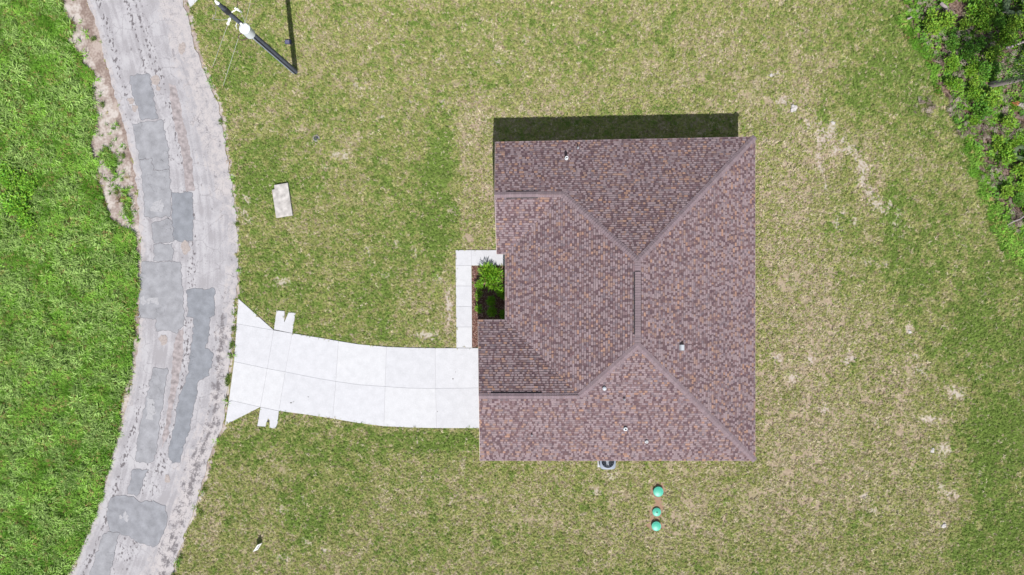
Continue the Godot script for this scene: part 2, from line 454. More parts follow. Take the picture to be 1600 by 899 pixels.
# ------------------------------------------------------------------ ground
func make_ground() -> void:
	var wide := noise(21, 0.09, 4).get_image(GW, GH, false, false, false)
	var soft := noise(22, 0.35, 3)
	var grain := noise(23, 0.25, 3).get_image(GW, GH, false, false, false).get_data()
	soft.frequency = 0.035
	var mid := soft.get_image(GW, GH, false, false, false).get_data()
	var wd := wide.get_data()
	var out := PackedByteArray()
	out.resize(GW * GH * 3)
	var thatch := seen_as(208, 188, 164).linear_to_srgb()
	var soil := seen_as(182, 162, 142).linear_to_srgb()
	var green := seen_as(158, 162, 102).linear_to_srgb()
	var sand := seen_as(232, 222, 216).linear_to_srgb()
	var sand2 := seen_as(182, 164, 156).linear_to_srgb()
	var dirt := seen_as(160, 140, 132).linear_to_srgb()
	var dirt2 := seen_as(212, 196, 188).linear_to_srgb()
	var deep := seen_as(84, 122, 44).linear_to_srgb()
	var deep2 := seen_as(122, 146, 66).linear_to_srgb()
	var litter := seen_as(110, 88, 76).linear_to_srgb()
	var litter2 := seen_as(186, 162, 150).linear_to_srgb()
	var mulch := seen_as(150, 110, 100).linear_to_srgb()
	var clay := seen_as(190, 146, 122).linear_to_srgb()
	for r in GH:
		for q in GW:
			var i := r * GW + q
			var a := grain[i] / 255.0
			var b := mid[i] / 255.0
			var w := wd[i] / 255.0
			var c: Color
			match kinds[i]:
				FIELD:
					c = deep.lerp(deep2, clampf(a * 0.7 + b * 0.5, 0, 1))
				SAND:
					c = sand2.lerp(sand, clampf(0.5 + (a - 0.5) * 1.4 + (b - 0.5) * 1.6 + (w - 0.5) * 1.2, 0, 1))
				DIRT:
					c = dirt.lerp(dirt2, clampf(0.5 + (a - 0.5) * 1.6 + (b - 0.5) * 1.8, 0, 1))
				BRUSH:
					c = litter.lerp(litter2, clampf((a - 0.5) * 2.2 + 0.4, 0, 1))
				BED:
					c = mulch.lerp(litter, a)
				CLAY:
					c = clay.lerp(soil, a)
				_:
					var x := X0 + (q + 0.5) * CELL
					var z := Z0 + (r + 0.5) * CELL
					var g := 0.38 + coarse(lush, x, z) * 0.6 + (b - 0.5) * 0.8 + (w - 0.5) * 0.5
					c = soil.lerp(thatch, clampf((a - 0.5) * 1.8 + 0.55, 0, 1)).lerp(green, clampf(g, 0, 0.85))
					var s := coarse(dry_sand, x, z) + (w - 0.5) * 0.5 + (a - 0.5) * 2.6
					if s > 0.55:
						c = c.lerp(sand, clampf((s - 0.55) * 1.6, 0, 0.7))
			out[i * 3] = int(clampf(c.r, 0, 1) * 255.0)
			out[i * 3 + 1] = int(clampf(c.g, 0, 1) * 255.0)
			out[i * 3 + 2] = int(clampf(c.b, 0, 1) * 255.0)
	var m := mat(Color(1, 1, 1), 0.95, 0.0, 0.2)
	m.albedo_texture = ImageTexture.create_from_image(Image.create_from_data(GW, GH, false, Image.FORMAT_RGB8, out))
	m.texture_repeat = false
	var s := Shape.new()
	s.planar = Rect2(X0, Z0, GW * CELL, GH * CELL)
	# level, with slight undulation
	var lift := noise(31, 0.4, 3)
	var nx := 160
	var nz := 96
	var h := PackedFloat32Array()
	for j in nz + 1:
		for i in nx + 1:
			var x := X0 + i * 0.5
			var z := Z0 + j * 0.5
			var edge := i == 0 or j == 0 or i == nx or j == nz
			var near_hard := false
			for d in [[0, 0], [-0.5, 0], [0.5, 0], [0, -0.5], [0, 0.5]]:
				var kk := kind_at(x + d[0], z + d[1])
				near_hard = near_hard or kk == HARD or kk == BED
			h.append(-0.02 if edge or near_hard else -0.02 + 0.03 * lift.get_noise_2d(x, z))
	for j in nz:
		for i in nx:
			var p := []
			for d in [[0, 0], [1, 0], [1, 1], [0, 1]]:
				p.append(Vector3(X0 + (i + d[0]) * 0.5, h[(j + d[1]) * (nx + 1) + i + d[0]], Z0 + (j + d[1]) * 0.5))
			s.quad(p[0], p[1], p[2], p[3], Vector3.UP)
	var mesh := s.mesh(m)
	# round it, on to the horizon
	var o := Shape.new()
	var x1 := X0 + GW * CELL
	var z1 := Z0 + GH * CELL
	var far := 2500.0
	for b in [[-far, -far, far, Z0], [-far, z1, far, far], [-far, Z0, X0, z1], [x1, Z0, far, z1]]:
		o.quad(Vector3(b[0], -0.02, b[1]), Vector3(b[2], -0.02, b[1]), Vector3(b[2], -0.02, b[3]), Vector3(b[0], -0.02, b[3]), Vector3.UP)
	var arrays := o.mesh(null).surface_get_arrays(0)
	mesh.add_surface_from_arrays(Mesh.PRIMITIVE_TRIANGLES, arrays)
	mesh.surface_set_material(1, grainy(seen_as(126, 132, 72), 0.6, 1.4, 0.12, 33))
	tag(put_mesh("ground", mesh), "patchy green and tan ground of the house lot", "ground", "", "structure")

# ------------------------------------------------------------------ road
const ASPHALT_PATCHES := [
	[202, 120, 228, 115, 234, 118, 240, 150, 246, 185, 220, 188, 214, 165, 206, 140],
	[207, 194, 253, 188, 258, 205, 263, 228, 264, 264, 240, 266, 238, 248, 219, 248, 213, 225],
	[219.5, 249, 237, 249, 239, 267, 264, 265.5, 267, 300, 267.5, 337, 236, 341, 227, 338, 225, 310, 222, 280],
	[237, 350, 262, 342, 269, 346, 270.5, 378, 240, 380],
	[269, 302, 300, 302, 302, 340, 301, 376, 271.5, 377, 269.5, 340],
	[241, 382, 270, 381, 270, 407.5, 241, 407.5],
	[222, 409, 281, 409, 284, 440, 287, 470, 287, 510, 275, 520, 265, 518, 243, 518, 244, 498, 217, 497, 219, 450],
	[293, 452, 336, 452, 335, 495, 328, 497, 326, 525, 321, 545, 332, 550, 331, 570, 325, 588, 311, 595, 306, 620, 298, 660, 290, 690, 280, 723, 270, 724, 262, 715, 268, 690, 275, 650, 283, 610, 293, 590, 297, 560, 302, 520, 302, 496, 293, 494],
	[240, 575, 262, 577, 260, 600, 252, 640, 248, 675, 243, 715, 238, 723, 212, 722, 215, 690, 222, 650, 232, 610],
	[208, 732, 230, 735, 218, 770, 213, 775, 200, 770],
	[195, 775, 210, 779, 222, 785, 238, 783, 258, 792, 262, 802, 258, 830, 248, 850, 240, 855, 225, 850, 212, 845, 202, 838, 172, 829, 166, 805, 174, 776],
	[172, 831, 186, 834, 175, 880, 170, 899, 155, 935, 120, 935, 140, 899, 150, 870, 162, 835],
]
const BROWN_PATCHES := [
	[264, 131, 275, 135, 283, 165, 287, 190, 295, 225, 300, 250, 304, 299, 290, 299, 286, 250, 280, 225, 272, 190, 267, 165],
	[276, 521, 287, 512, 286, 560, 280, 590, 271, 630, 263, 680, 252, 700, 262, 640, 268, 590, 270, 550],
]
const SAND_FILLS := [[243, 125, 6.5, 8], [247, 138, 4, 4], [204, 157, 4.5, 5], [211, 170, 4.5, 6], [284, 76, 5, 9], [290, 387, 6.5, 11], [255, 531, 7, 7], [262, 748, 3, 7]]
const PALE_WEAR := [[247, 282, 14, 14], [247, 322, 9, 9], [261, 352, 5, 9], [220, 203, 4, 9], [255, 244, 3, 7], [233, 470, 13, 4], [250, 486, 9, 5], [243, 606, 9, 22], [298, 585, 4, 4], [300, 560, 5, 6], [236, 640, 6, 16], [228, 700, 5, 9], [228, 820, 9, 5], [196, 808, 8, 5], [238, 135, 3, 6], [172, 870, 5, 9], [284, 690, 3, 12], [258, 426, 10, 5]]

func make_road() -> void:
	var edge := noise(41, 1.3, 3)
	var line := ragged(flat(ROAD), 0.2, 0.16, edge)
	fill(line, HARD)
	# the wearing course: worn pale asphalt, sand blown over its edges, old cracks where the top has broken away
	var w := 640
	var h := 1440
	var box := Rect2(-32.5, -21.5, 16.5, 46.0)
	var left := PackedFloat32Array()
	var right := PackedFloat32Array()
	var true_line := flat(ROAD)
	for r in h:
		var z := clampf(box.position.y + (r + 0.5) / h * box.size.y, -21.1, 24.0)
		var lo := 1e9
		var hi := -1e9
		for i in true_line.size():
			var a := true_line[i]
			var b := true_line[(i + 1) % true_line.size()]
			if (a.y <= z) != (b.y <= z):
				var x := a.x + (b.x - a.x) * (z - a.y) / (b.y - a.y)
				lo = minf(lo, x); hi = maxf(hi, x)
		left.append(lo); right.append(hi)
	var grain := noise(43, 9.0, 2)
	var cloud := noise(44, 0.6, 4)
	var streak := noise(45, 1.0, 3)
	var crumb := noise(46, 3.2, 3)
	var coarse_crumb := noise(50, 1.5, 5)
	var cells := noise(47, 1.1, 1, FastNoiseLite.TYPE_CELLULAR)
	cells.cellular_return_type = FastNoiseLite.RETURN_DISTANCE2_SUB
	cells.cellular_jitter = 1.1
	cells.domain_warp_enabled = true
	cells.domain_warp_amplitude = 0.4
	cells.domain_warp_frequency = 0.9
	var pale := seen_as(217, 214, 220).linear_to_srgb()
	var dull := seen_as(190, 186, 192).linear_to_srgb()
	var sand := seen_as(224, 216, 217).linear_to_srgb()
	var dark := seen_as(118, 112, 116).linear_to_srgb()
	var out := PackedByteArray()
	out.resize(w * h * 3)
	for r in h:
		var z := box.position.y + (r + 0.5) / h * box.size.y
		var py := z * PER_M + 449.5
		var span := right[r] - left[r]
		# how wide the sandy shoulder lies on the right, and how broken the top is, along the road
		var sandy := lerpf(0.3, 0.14, smoothstep(150.0, 420.0, py)) + 0.16 * smoothstep(560.0, 680.0, py) + 0.03 * sin(z * 0.5)
		var weathered := smoothstep(440.0, 520.0, py)
		for q in w:
			var x := box.position.x + (q + 0.5) / w * box.size.x
			var t := (x - left[r]) / span
			if t < -0.15 or t > 1.15:
				var k0 := (r * w + q) * 3
				out[k0] = int(sand.r * 255); out[k0 + 1] = int(sand.g * 255); out[k0 + 2] = int(sand.b * 255)
				continue
			var c1 := cloud.get_noise_2d(x, z)
			var g1 := grain.get_noise_2d(x, z)
			var s1 := streak.get_noise_2d(t * 16.0, z * 0.16)
			var k1 := crumb.get_noise_2d(x, z)
			var v1 := coarse_crumb.get_noise_2d(x, z)
			var c := dull.lerp(pale, clampf(0.6 + c1 * 1.0 + s1 * 0.8 + g1 * 0.45, 0, 1))
			# sand over the right side and a thin rim of it on the left
			var over := (t - (1.0 - sandy)) * 6.0 + c1 * 1.0 + k1 * 0.5 + s1 * 0.9 + g1 * 0.3
			over = maxf(over, (0.05 - t) * 16.0 + k1 * 0.8)
			if over > 0.0:
				c = c.lerp(sand.lerp(dull, clampf(0.25 + g1 * 0.8 + v1 * 0.9 + s1 * 0.5, 0, 0.8)), clampf(over * 1.6, 0, 0.9))
			# dark remains of an older top between the sand and the lane
			var worn := (1.0 - absf(t - 0.89) * 7.5) * weathered * 0.9 + v1 * 0.9 + k1 * 0.6 + g1 * 0.5 + s1 * 0.6 - 0.62
			if worn > 0.0:
				c = c.lerp(dark, clampf(worn * 1.1, 0, 0.7))
			# flakes broken out along the wheel tracks
			var upper := 1.0 - smoothstep(60.0, 190.0, py)
			var lower := smoothstep(600.0, 660.0, py)
			var track := maxf((1.0 - absf(t - 0.12) * 24.0) * maxf(upper, lower), maxf((1.0 - absf(t - 0.40) * 30.0), (1.0 - absf(t - 0.49) * 28.0)) * maxf(upper, 0.45 * lower))
			track = maxf(track, (1.0 - absf(t - 0.53) * 18.0) * 0.55)
			var flake := track * 0.62 + crumb.get_noise_2d(x * 1.5 + 50.0, z * 0.8) * 1.3 + g1 * 0.25 + c1 * 0.5 - 0.66
			if track > 0.0 and flake > 0.0:
				c = c.lerp(dark, clampf(flake * 5.0, 0, 0.8))
			# hairline map cracking
			var crack := cells.get_noise_2d(x, z)
			if crack < -0.955:
				c = c.lerp(dark, clampf((-0.955 - crack) * 8.0, 0, 0.28) * clampf(0.7 + c1 * 2.0, 0, 1))
			var k := (r * w + q) * 3
			out[k] = int(clampf(c.r, 0, 1) * 255.0); out[k + 1] = int(clampf(c.g, 0, 1) * 255.0); out[k + 2] = int(clampf(c.b, 0, 1) * 255.0)
	var m := mat(Color(1, 1, 1), 0.92, 0.0, 0.3)
	m.albedo_texture = ImageTexture.create_from_image(Image.create_from_data(w, h, false, Image.FORMAT_RGB8, out))
	m.texture_repeat = false
	var s := Shape.new()
	s.planar = box
	s.prism(line, -0.1, 0.035)
	var road := put("road", s, m)
	tag(road, "worn pale asphalt road with darker patches curving down the left side", "road", "", "structure")
	var tones := [seen_as(172, 173, 181), seen_as(181, 181, 188), seen_as(162, 165, 174), seen_as(175, 175, 182)]
	var kinds_of := []
	for k in 4:
		kinds_of.append(grainy(tones[k], 0.83, 1.22, 0.2, 60 + k, 0.9, 8))
	var tear := noise(48, 2.2, 3)
	var tar := grainy(seen_as(136, 134, 140), 0.7, 1.45, 0.9, 72, 0.9, 5)
	for k in ASPHALT_PATCHES.size():
		var p := Shape.new()
		var torn := ragged(flat(ASPHALT_PATCHES[k]), 0.1, 0.14, tear)
		p.prism(torn, 0.02, 0.0425 + 0.0006 * k)
		var seam := Geometry2D.offset_polygon(torn, 0.022, Geometry2D.JOIN_SQUARE)
		var sp := Shape.new()
		sp.prism(seam[0], 0.02, 0.0385 + 0.00015 * k)
		put("seam", sp, tar, road)
		put("asphalt_patch", p, kinds_of[[0, 1, 1, 3, 2, 1, 1, 2, 1, 0, 0, 1][k]], road)
	var brown := grainy(seen_as(188, 178, 180), 0.65, 1.4, 0.35, 70, 0.92, 6)
	for k in 2:
		var p := Shape.new()
		p.prism(ragged(flat(BROWN_PATCHES[k]), 0.14, 0.12, tear), 0.02, 0.0370)
		tag(put("asphalt_patch", p, brown, road), "brownish worn strip of patching")
	var fillm := grainy(seen_as(203, 191, 188), 0.8, 1.15, 0.9, 71, 0.95, 5)
	for f in SAND_FILLS:
		var p := Shape.new()
		p.prism(ragged(ellipse(f[0], f[1], f[2], f[3]), 0.1, 0.12, noise(49, 3.0, 2)), 0.02, 0.0515)
		put("sand_fill", p, fillm, road)
	var palem := grainy(seen_as(203, 202, 208), 0.86, 1.14, 0.9, 73, 0.95, 5)
	for f in PALE_WEAR:
		var p := Shape.new()
		p.prism(ragged(ellipse(f[0], f[1], f[2], f[3]), 0.06, 0.42, noise(53, 2.6, 4)), 0.03, 0.0535)
		tag(put("worn_spot", p, palem, road), "pale worn spot")
	# corner of the neighbour's driveway
	var corner := flat([290, -12, 297, 13, 345, -38, 360, -90, 280, -90])
	fill(corner, HARD)
	var n := Shape.new()
	n.prism(corner, -0.08, 0.06, 0.012)
	tag(put("pavement", n, concrete()), "corner of a white concrete driveway at the top of the road", "driveway", "", "structure")

func concrete(k := 0) -> StandardMaterial3D:
	var key := "concrete%d" % k
	if not mats.has(key):
		mats[key] = grainy([seen_as(240, 240, 247), seen_as(238, 238, 245), seen_as(242, 242, 248)][k], 0.94, 1.05, 0.22, 80 + k, 0.85, 5)
	return mats[key]

# ------------------------------------------------------------------ concrete flatwork
func slabs(called: String, label: String, pieces: Array, high: float) -> MeshInstance3D:
	var host: MeshInstance3D
	var bed := Shape.new()
	for p in pieces:
		bed.prism(flat(p), -0.1, high - 0.022)
	host = put(called, bed, mats["joint"])
	tag(host, label, "driveway" if called == "driveway" else "walkway", "", "structure")
	var k := 0
	for p in pieces:
		var poly := Geometry2D.offset_polygon(flat(p), -0.0045, Geometry2D.JOIN_MITER)
		var s := Shape.new()
		s.prism(poly[0], high - 0.09, high, 0.008)
		put("slab", s, concrete(k % 3), host)
		k += 1
	return host

func make_driveway() -> void:
	mats["joint"] = grainy(seen_as(222, 221, 224), 0.9, 1.1, 0.7, 90)
	fill(flat(DRIVE), HARD)
	var pieces := [
		[373, 467, 428, 516, 370, 506], [370, 506, 428, 516, 418, 576, 366, 565], [366, 565, 418, 576, 407, 636, 358, 625], [358, 625, 407, 636, 352, 664],
		[428, 516, 457, 521, 446, 581, 418, 576], [418, 576, 446, 581, 436, 642, 407, 636],
		[457, 521, 500, 528, 529, 533, 525, 596, 490, 590, 446, 581], [446, 581, 490, 590, 525, 596, 520, 654, 480, 648, 436, 642],
		[529, 533, 560, 538, 604, 542, 602, 604, 560, 601, 525, 596], [525, 596, 560, 601, 602, 604, 600, 666, 560, 661, 520, 654],
		[604, 542, 640, 543.4, 680, 544, 681, 607, 640, 606.5, 602, 604], [602, 604, 640, 606.5, 681, 607, 682, 669, 640, 668, 600, 666],
		[680, 544, 712, 544, 762, 544, 762, 606, 681, 607], [681, 607, 762, 606, 762, 669, 682, 669],
	]
	var drive := slabs("driveway", "white concrete driveway curving from the road to the garage", pieces, 0.07)
	# drips and leaf stains on the concrete
	var stain := mat(seen_as(120, 118, 116), 0.9)
	for v in [[455, 629.5, 1.6, 0.9], [482, 620, 0.8, 0.8], [708, 592, 0.9, 0.9], [712, 581, 0.5, 0.5], [683.5, 643, 0.6, 0.9], [459, 628, 1.2, 0.4]]:
		var st := Shape.new()
		st.prism(ragged(ellipse(v[0], v[1], v[2], v[3]), 0.02, 0.02, noise(52, 8.0, 2)), 0.06, 0.0735)
		put("stain", st, stain, drive)
	# the splayed ends of the pipe under the driveway
	var dark := mat(Color(0.03, 0.03, 0.035), 0.9)
	for north in [true, false]:
		var outline := flat(CULVERT_NORTH if north else CULVERT_SOUTH)
		fill(outline, HARD)
		var t := thing("culvert_end", "white concrete culvert end with a dark pointed slot, on the driveway's upper edge" if north else "white concrete culvert end with a rounded slot, on the driveway's lower edge", "culvert", Vector3.ZERO)
		var c := Shape.new()
		var inset := Geometry2D.offset_polygon(outline, -0.01, Geometry2D.JOIN_MITER)
		c.prism(inset[0], -0.15, 0.062, 0.01)
		put("collar", c, concrete(1), t)
		var mouth := at(444.8, 497) if north else at(418.5, 662)
		var away := Vector3(0.12, 0, -1).normalized() if north else Vector3(-0.12, 0, 1).normalized()
		var pipe := Shape.new()
		pipe.tube([mouth - away * 0.2 + Vector3(0, -0.13, 0), mouth + away * 0.35 + Vector3(0, -0.16, 0)], [0.13, 0.13], 14)
		put("pipe", pipe, dark, t)

func make_walkway() -> void:
	var pieces := [[712, 391, 736.5, 391, 736.5, 415, 712, 415], [736.5, 391, 803, 391, 803, 415, 736.5, 415], [712, 415, 736.5, 415, 737, 447, 712.3, 447], [712.3, 447, 737, 447, 737.2, 479, 712.6, 479],
		[712.6, 479, 737.2, 479, 737.4, 511, 713, 511], [713, 511, 737.4, 511, 737.6, 543.6, 713.2, 543.6]]
	for p in pieces:
		fill(flat(p), HARD)
	slabs("walkway", "white concrete front walk turning a corner beside the planting bed", pieces, 0.06)
	fill(flat([737.8, 415.4, 797, 415.4, 797, 500, 752, 500, 752, 543.4, 737.8, 543.4]), BED)

# ------------------------------------------------------------------ house
const EAVE := 2.75
var ridge := {}

func house_base() -> PackedVector2Array:
	return PackedVector2Array([Vector2(-0.62, -8.45), Vector2(14.4, -8.75), Vector2(14.4, 10.12), Vector2(-1.62, 10.12), Vector2(-1.62, 2.42), Vector2(0.06, 2.42), Vector2(0.06, -2.5), Vector2(-0.62, -2.5)])

func eave_point(i: int) -> Vector2:
	var p := at(EAVES[i * 2], EAVES[i * 2 + 1], EAVE)
	return Vector2(p.x, p.z)

func plane_of(a: Vector2, b: Vector2, inside: Vector2, pitch: float) -> Dictionary:
	var u := (b - a).normalized()
	var w := Vector2(-u.y, u.x)
	if w.dot(inside - a) < 0.0:
		w = -w
	return {"o": a, "u": u, "w": w, "s": pitch, "n": Vector3(-w.x * pitch, 1.0, -w.y * pitch).normalized()}

func high_on(f: Dictionary, p: Vector2) -> float:
	return EAVE + f.s * (p - f.o).dot(f.w)

func on(f: Dictionary, p: Vector2, up := 0.0) -> Vector3:
	return Vector3(p.x, high_on(f, p), p.y) + f.n * up

func meet(f: Dictionary, g: Dictionary, p: Vector2, dir: Vector2) -> Vector2:    # where two faces are equally high, along a line
	var d0 := high_on(f, p) - high_on(g, p)
	var d1 := high_on(f, p + dir) - high_on(g, p + dir)
	return p + dir * (d0 / (d0 - d1))

func three(f: Dictionary, g: Dictionary, h: Dictionary) -> Vector2:
	# the point shared by three faces
	var a: Vector2 = f.w * f.s - g.w * g.s
	var b: Vector2 = f.w * f.s - h.w * h.s
	var p: float = f.s * f.o.dot(f.w) - g.s * g.o.dot(g.w)
	var q: float = f.s * f.o.dot(f.w) - h.s * h.o.dot(h.w)
	var det := a.x * b.y - a.y * b.x
	return Vector2((p * b.y - a.y * q) / det, (a.x * q - p * b.x) / det)

func shingle_tint(tooth: bool) -> Color:
	var k := rng.randf()
	var c: Color
	if tooth:
		if k < 0.60:
			c = seen_as(172, 152, 157, 1.75)
		elif k < 0.80:
			c = seen_as(150, 127, 131, 1.75)
		elif k < 0.94:
			c = seen_as(176, 146, 138, 1.75)
		else:
			c = seen_as(190, 152, 136, 1.75)
	elif k < 0.5:
		c = seen_as(124, 102, 108, 1.75)
	elif k < 0.8:
		c = seen_as(140, 114, 117, 1.75)
	else:
		c = seen_as(146, 130, 138, 1.75)
	var d := rng.randf_range(0.9, 1.1)
	return Color(c.r * d, c.g * d, c.b * d)

func shingles(f: Dictionary, poly: PackedVector2Array) -> Shape:
	var s := Shape.new()
	var run := sqrt(1.0 + f.s * f.s)
	var step := 0.143 / run
	var pts := []
	var deepest := 0.0
	for p in poly:
		var e := Vector2((p - f.o).dot(f.u), (p - f.o).dot(f.w))
		pts.append(e)
		deepest = maxf(deepest, e.y)
	var down := Vector3(-f.w.x, -f.s, -f.w.y).normalized()
	var along := Vector3(f.u.x, 0, f.u.y)
	var course := 0
	var d := 0.0
	while d < deepest - 0.01:
		var e := minf(d + step, deepest)
		var a := span(pts, d + 0.003)
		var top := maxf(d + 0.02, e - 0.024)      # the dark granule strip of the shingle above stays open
		var b := span(pts, top)
		var x := minf(a.x, b.x)
		var end := maxf(a.y, b.y)
		x -= rng.randf() * 0.2
		var tooth := rng.randf() < 0.5
		while x < end:
			var wide := (rng.randf_range(0.08, 0.2) + 0.16 * pow(rng.randf(), 3.0)) if tooth else rng.randf_range(0.05, 0.2)
			var x2 := x + wide
			var l0 := clampf(x, a.x, a.y)
			var r0 := clampf(x2, a.x, a.y)
			var l1 := clampf(x, b.x, b.y)
			var r1 := clampf(x2, b.x, b.y)
			if r0 - l0 > 0.004 or r1 - l1 > 0.004:
				s.tint = shingle_tint(tooth)
				var thick := 0.03 if tooth else 0.02
				var sag := rng.randf_range(-0.004, 0.004) if tooth else 0.0
				var p00 := on(f, f.o + f.u * l0 + f.w * (d + sag), thick)
				var p01 := on(f, f.o + f.u * r0 + f.w * (d + sag), thick)
				var p10 := on(f, f.o + f.u * l1 + f.w * top, 0.008 if tooth else 0.004)
				var p11 := on(f, f.o + f.u * r1 + f.w * top, 0.008 if tooth else 0.004)
				s.quad(p00, p01, p11, p10, f.n)
				var q00: Vector3 = p00 - f.n * thick
				var q01: Vector3 = p01 - f.n * thick
				s.quad(p00, p01, q01, q00, down)
				if tooth:
					s.facing(p00, q00, p10, -along); s.facing(p01, q01, p11, along)
			if rng.randf() < 0.8:
				tooth = not tooth
			x = x2
		d += step
		course += 1
	return s

func span(pts: Array, y: float) -> Vector2:
	var lo := 1e9
	var hi := -1e9
	for i in pts.size():
		var a: Vector2 = pts[i]
		var b: Vector2 = pts[(i + 1) % pts.size()]
		if (a.y <= y) != (b.y <= y):
			var x := a.x + (b.x - a.x) * (y - a.y) / (b.y - a.y)
			lo = minf(lo, x); hi = maxf(hi, x)
	return Vector2(lo, hi) if hi > lo else Vector2(0, 0)

func caps(s: Shape, from: Vector3, to: Vector3, n1: Vector3, n2: Vector3, lift: float, half: float, skirt := 0.0) -> void:
	# folded cap shingles lapped up a hip or along a ridge
	var t := (to - from).normalized()
	var s1 := t.cross(n1).normalized()
	if s1.y > 0.0:
		s1 = -s1
	var s2 := t.cross(n2).normalized()
	if s2.y > 0.0 or absf(s2.dot(s1)) > 0.999:
		s2 = -s2
	if s1.dot(s2) > 0.9:
		s2 = (s1 - 2.0 * s1.dot((n1 + n2).cross(t).normalized()) * (n1 + n2).cross(t).normalized()).normalized()
	var n := (n1 + n2).normalized()
	var count := int(from.distance_to(to) / 0.145)
	for i in count:
		var a := from + (to - from) * (float(i) / count)
		var b := from + (to - from) * ((i + 1.0) / count) + t * 0.02
		var k := rng.randf_range(0.9, 1.1)
		var c := seen_as(158, 140, 147, 1.75)
		s.tint = Color(c.r * k, c.g * k, c.b * k)
		var pa := a + n * (lift + 0.026)
		var pb := b + n * (lift + 0.003)
		for side in [s1, s2]:
			var e: Vector3 = side * half
			var nn := n1 if side == s1 else n2
			s.quad(pa, pa + e, pb + e, pb, nn)
			s.quad(pa, pa + e, pa + e - n * 0.026, pa - n * 0.026, -t)
			s.quad(pa + e, pb + e, pb + e - n * (0.02 + skirt), pa + e - n * (0.02 + skirt), side)

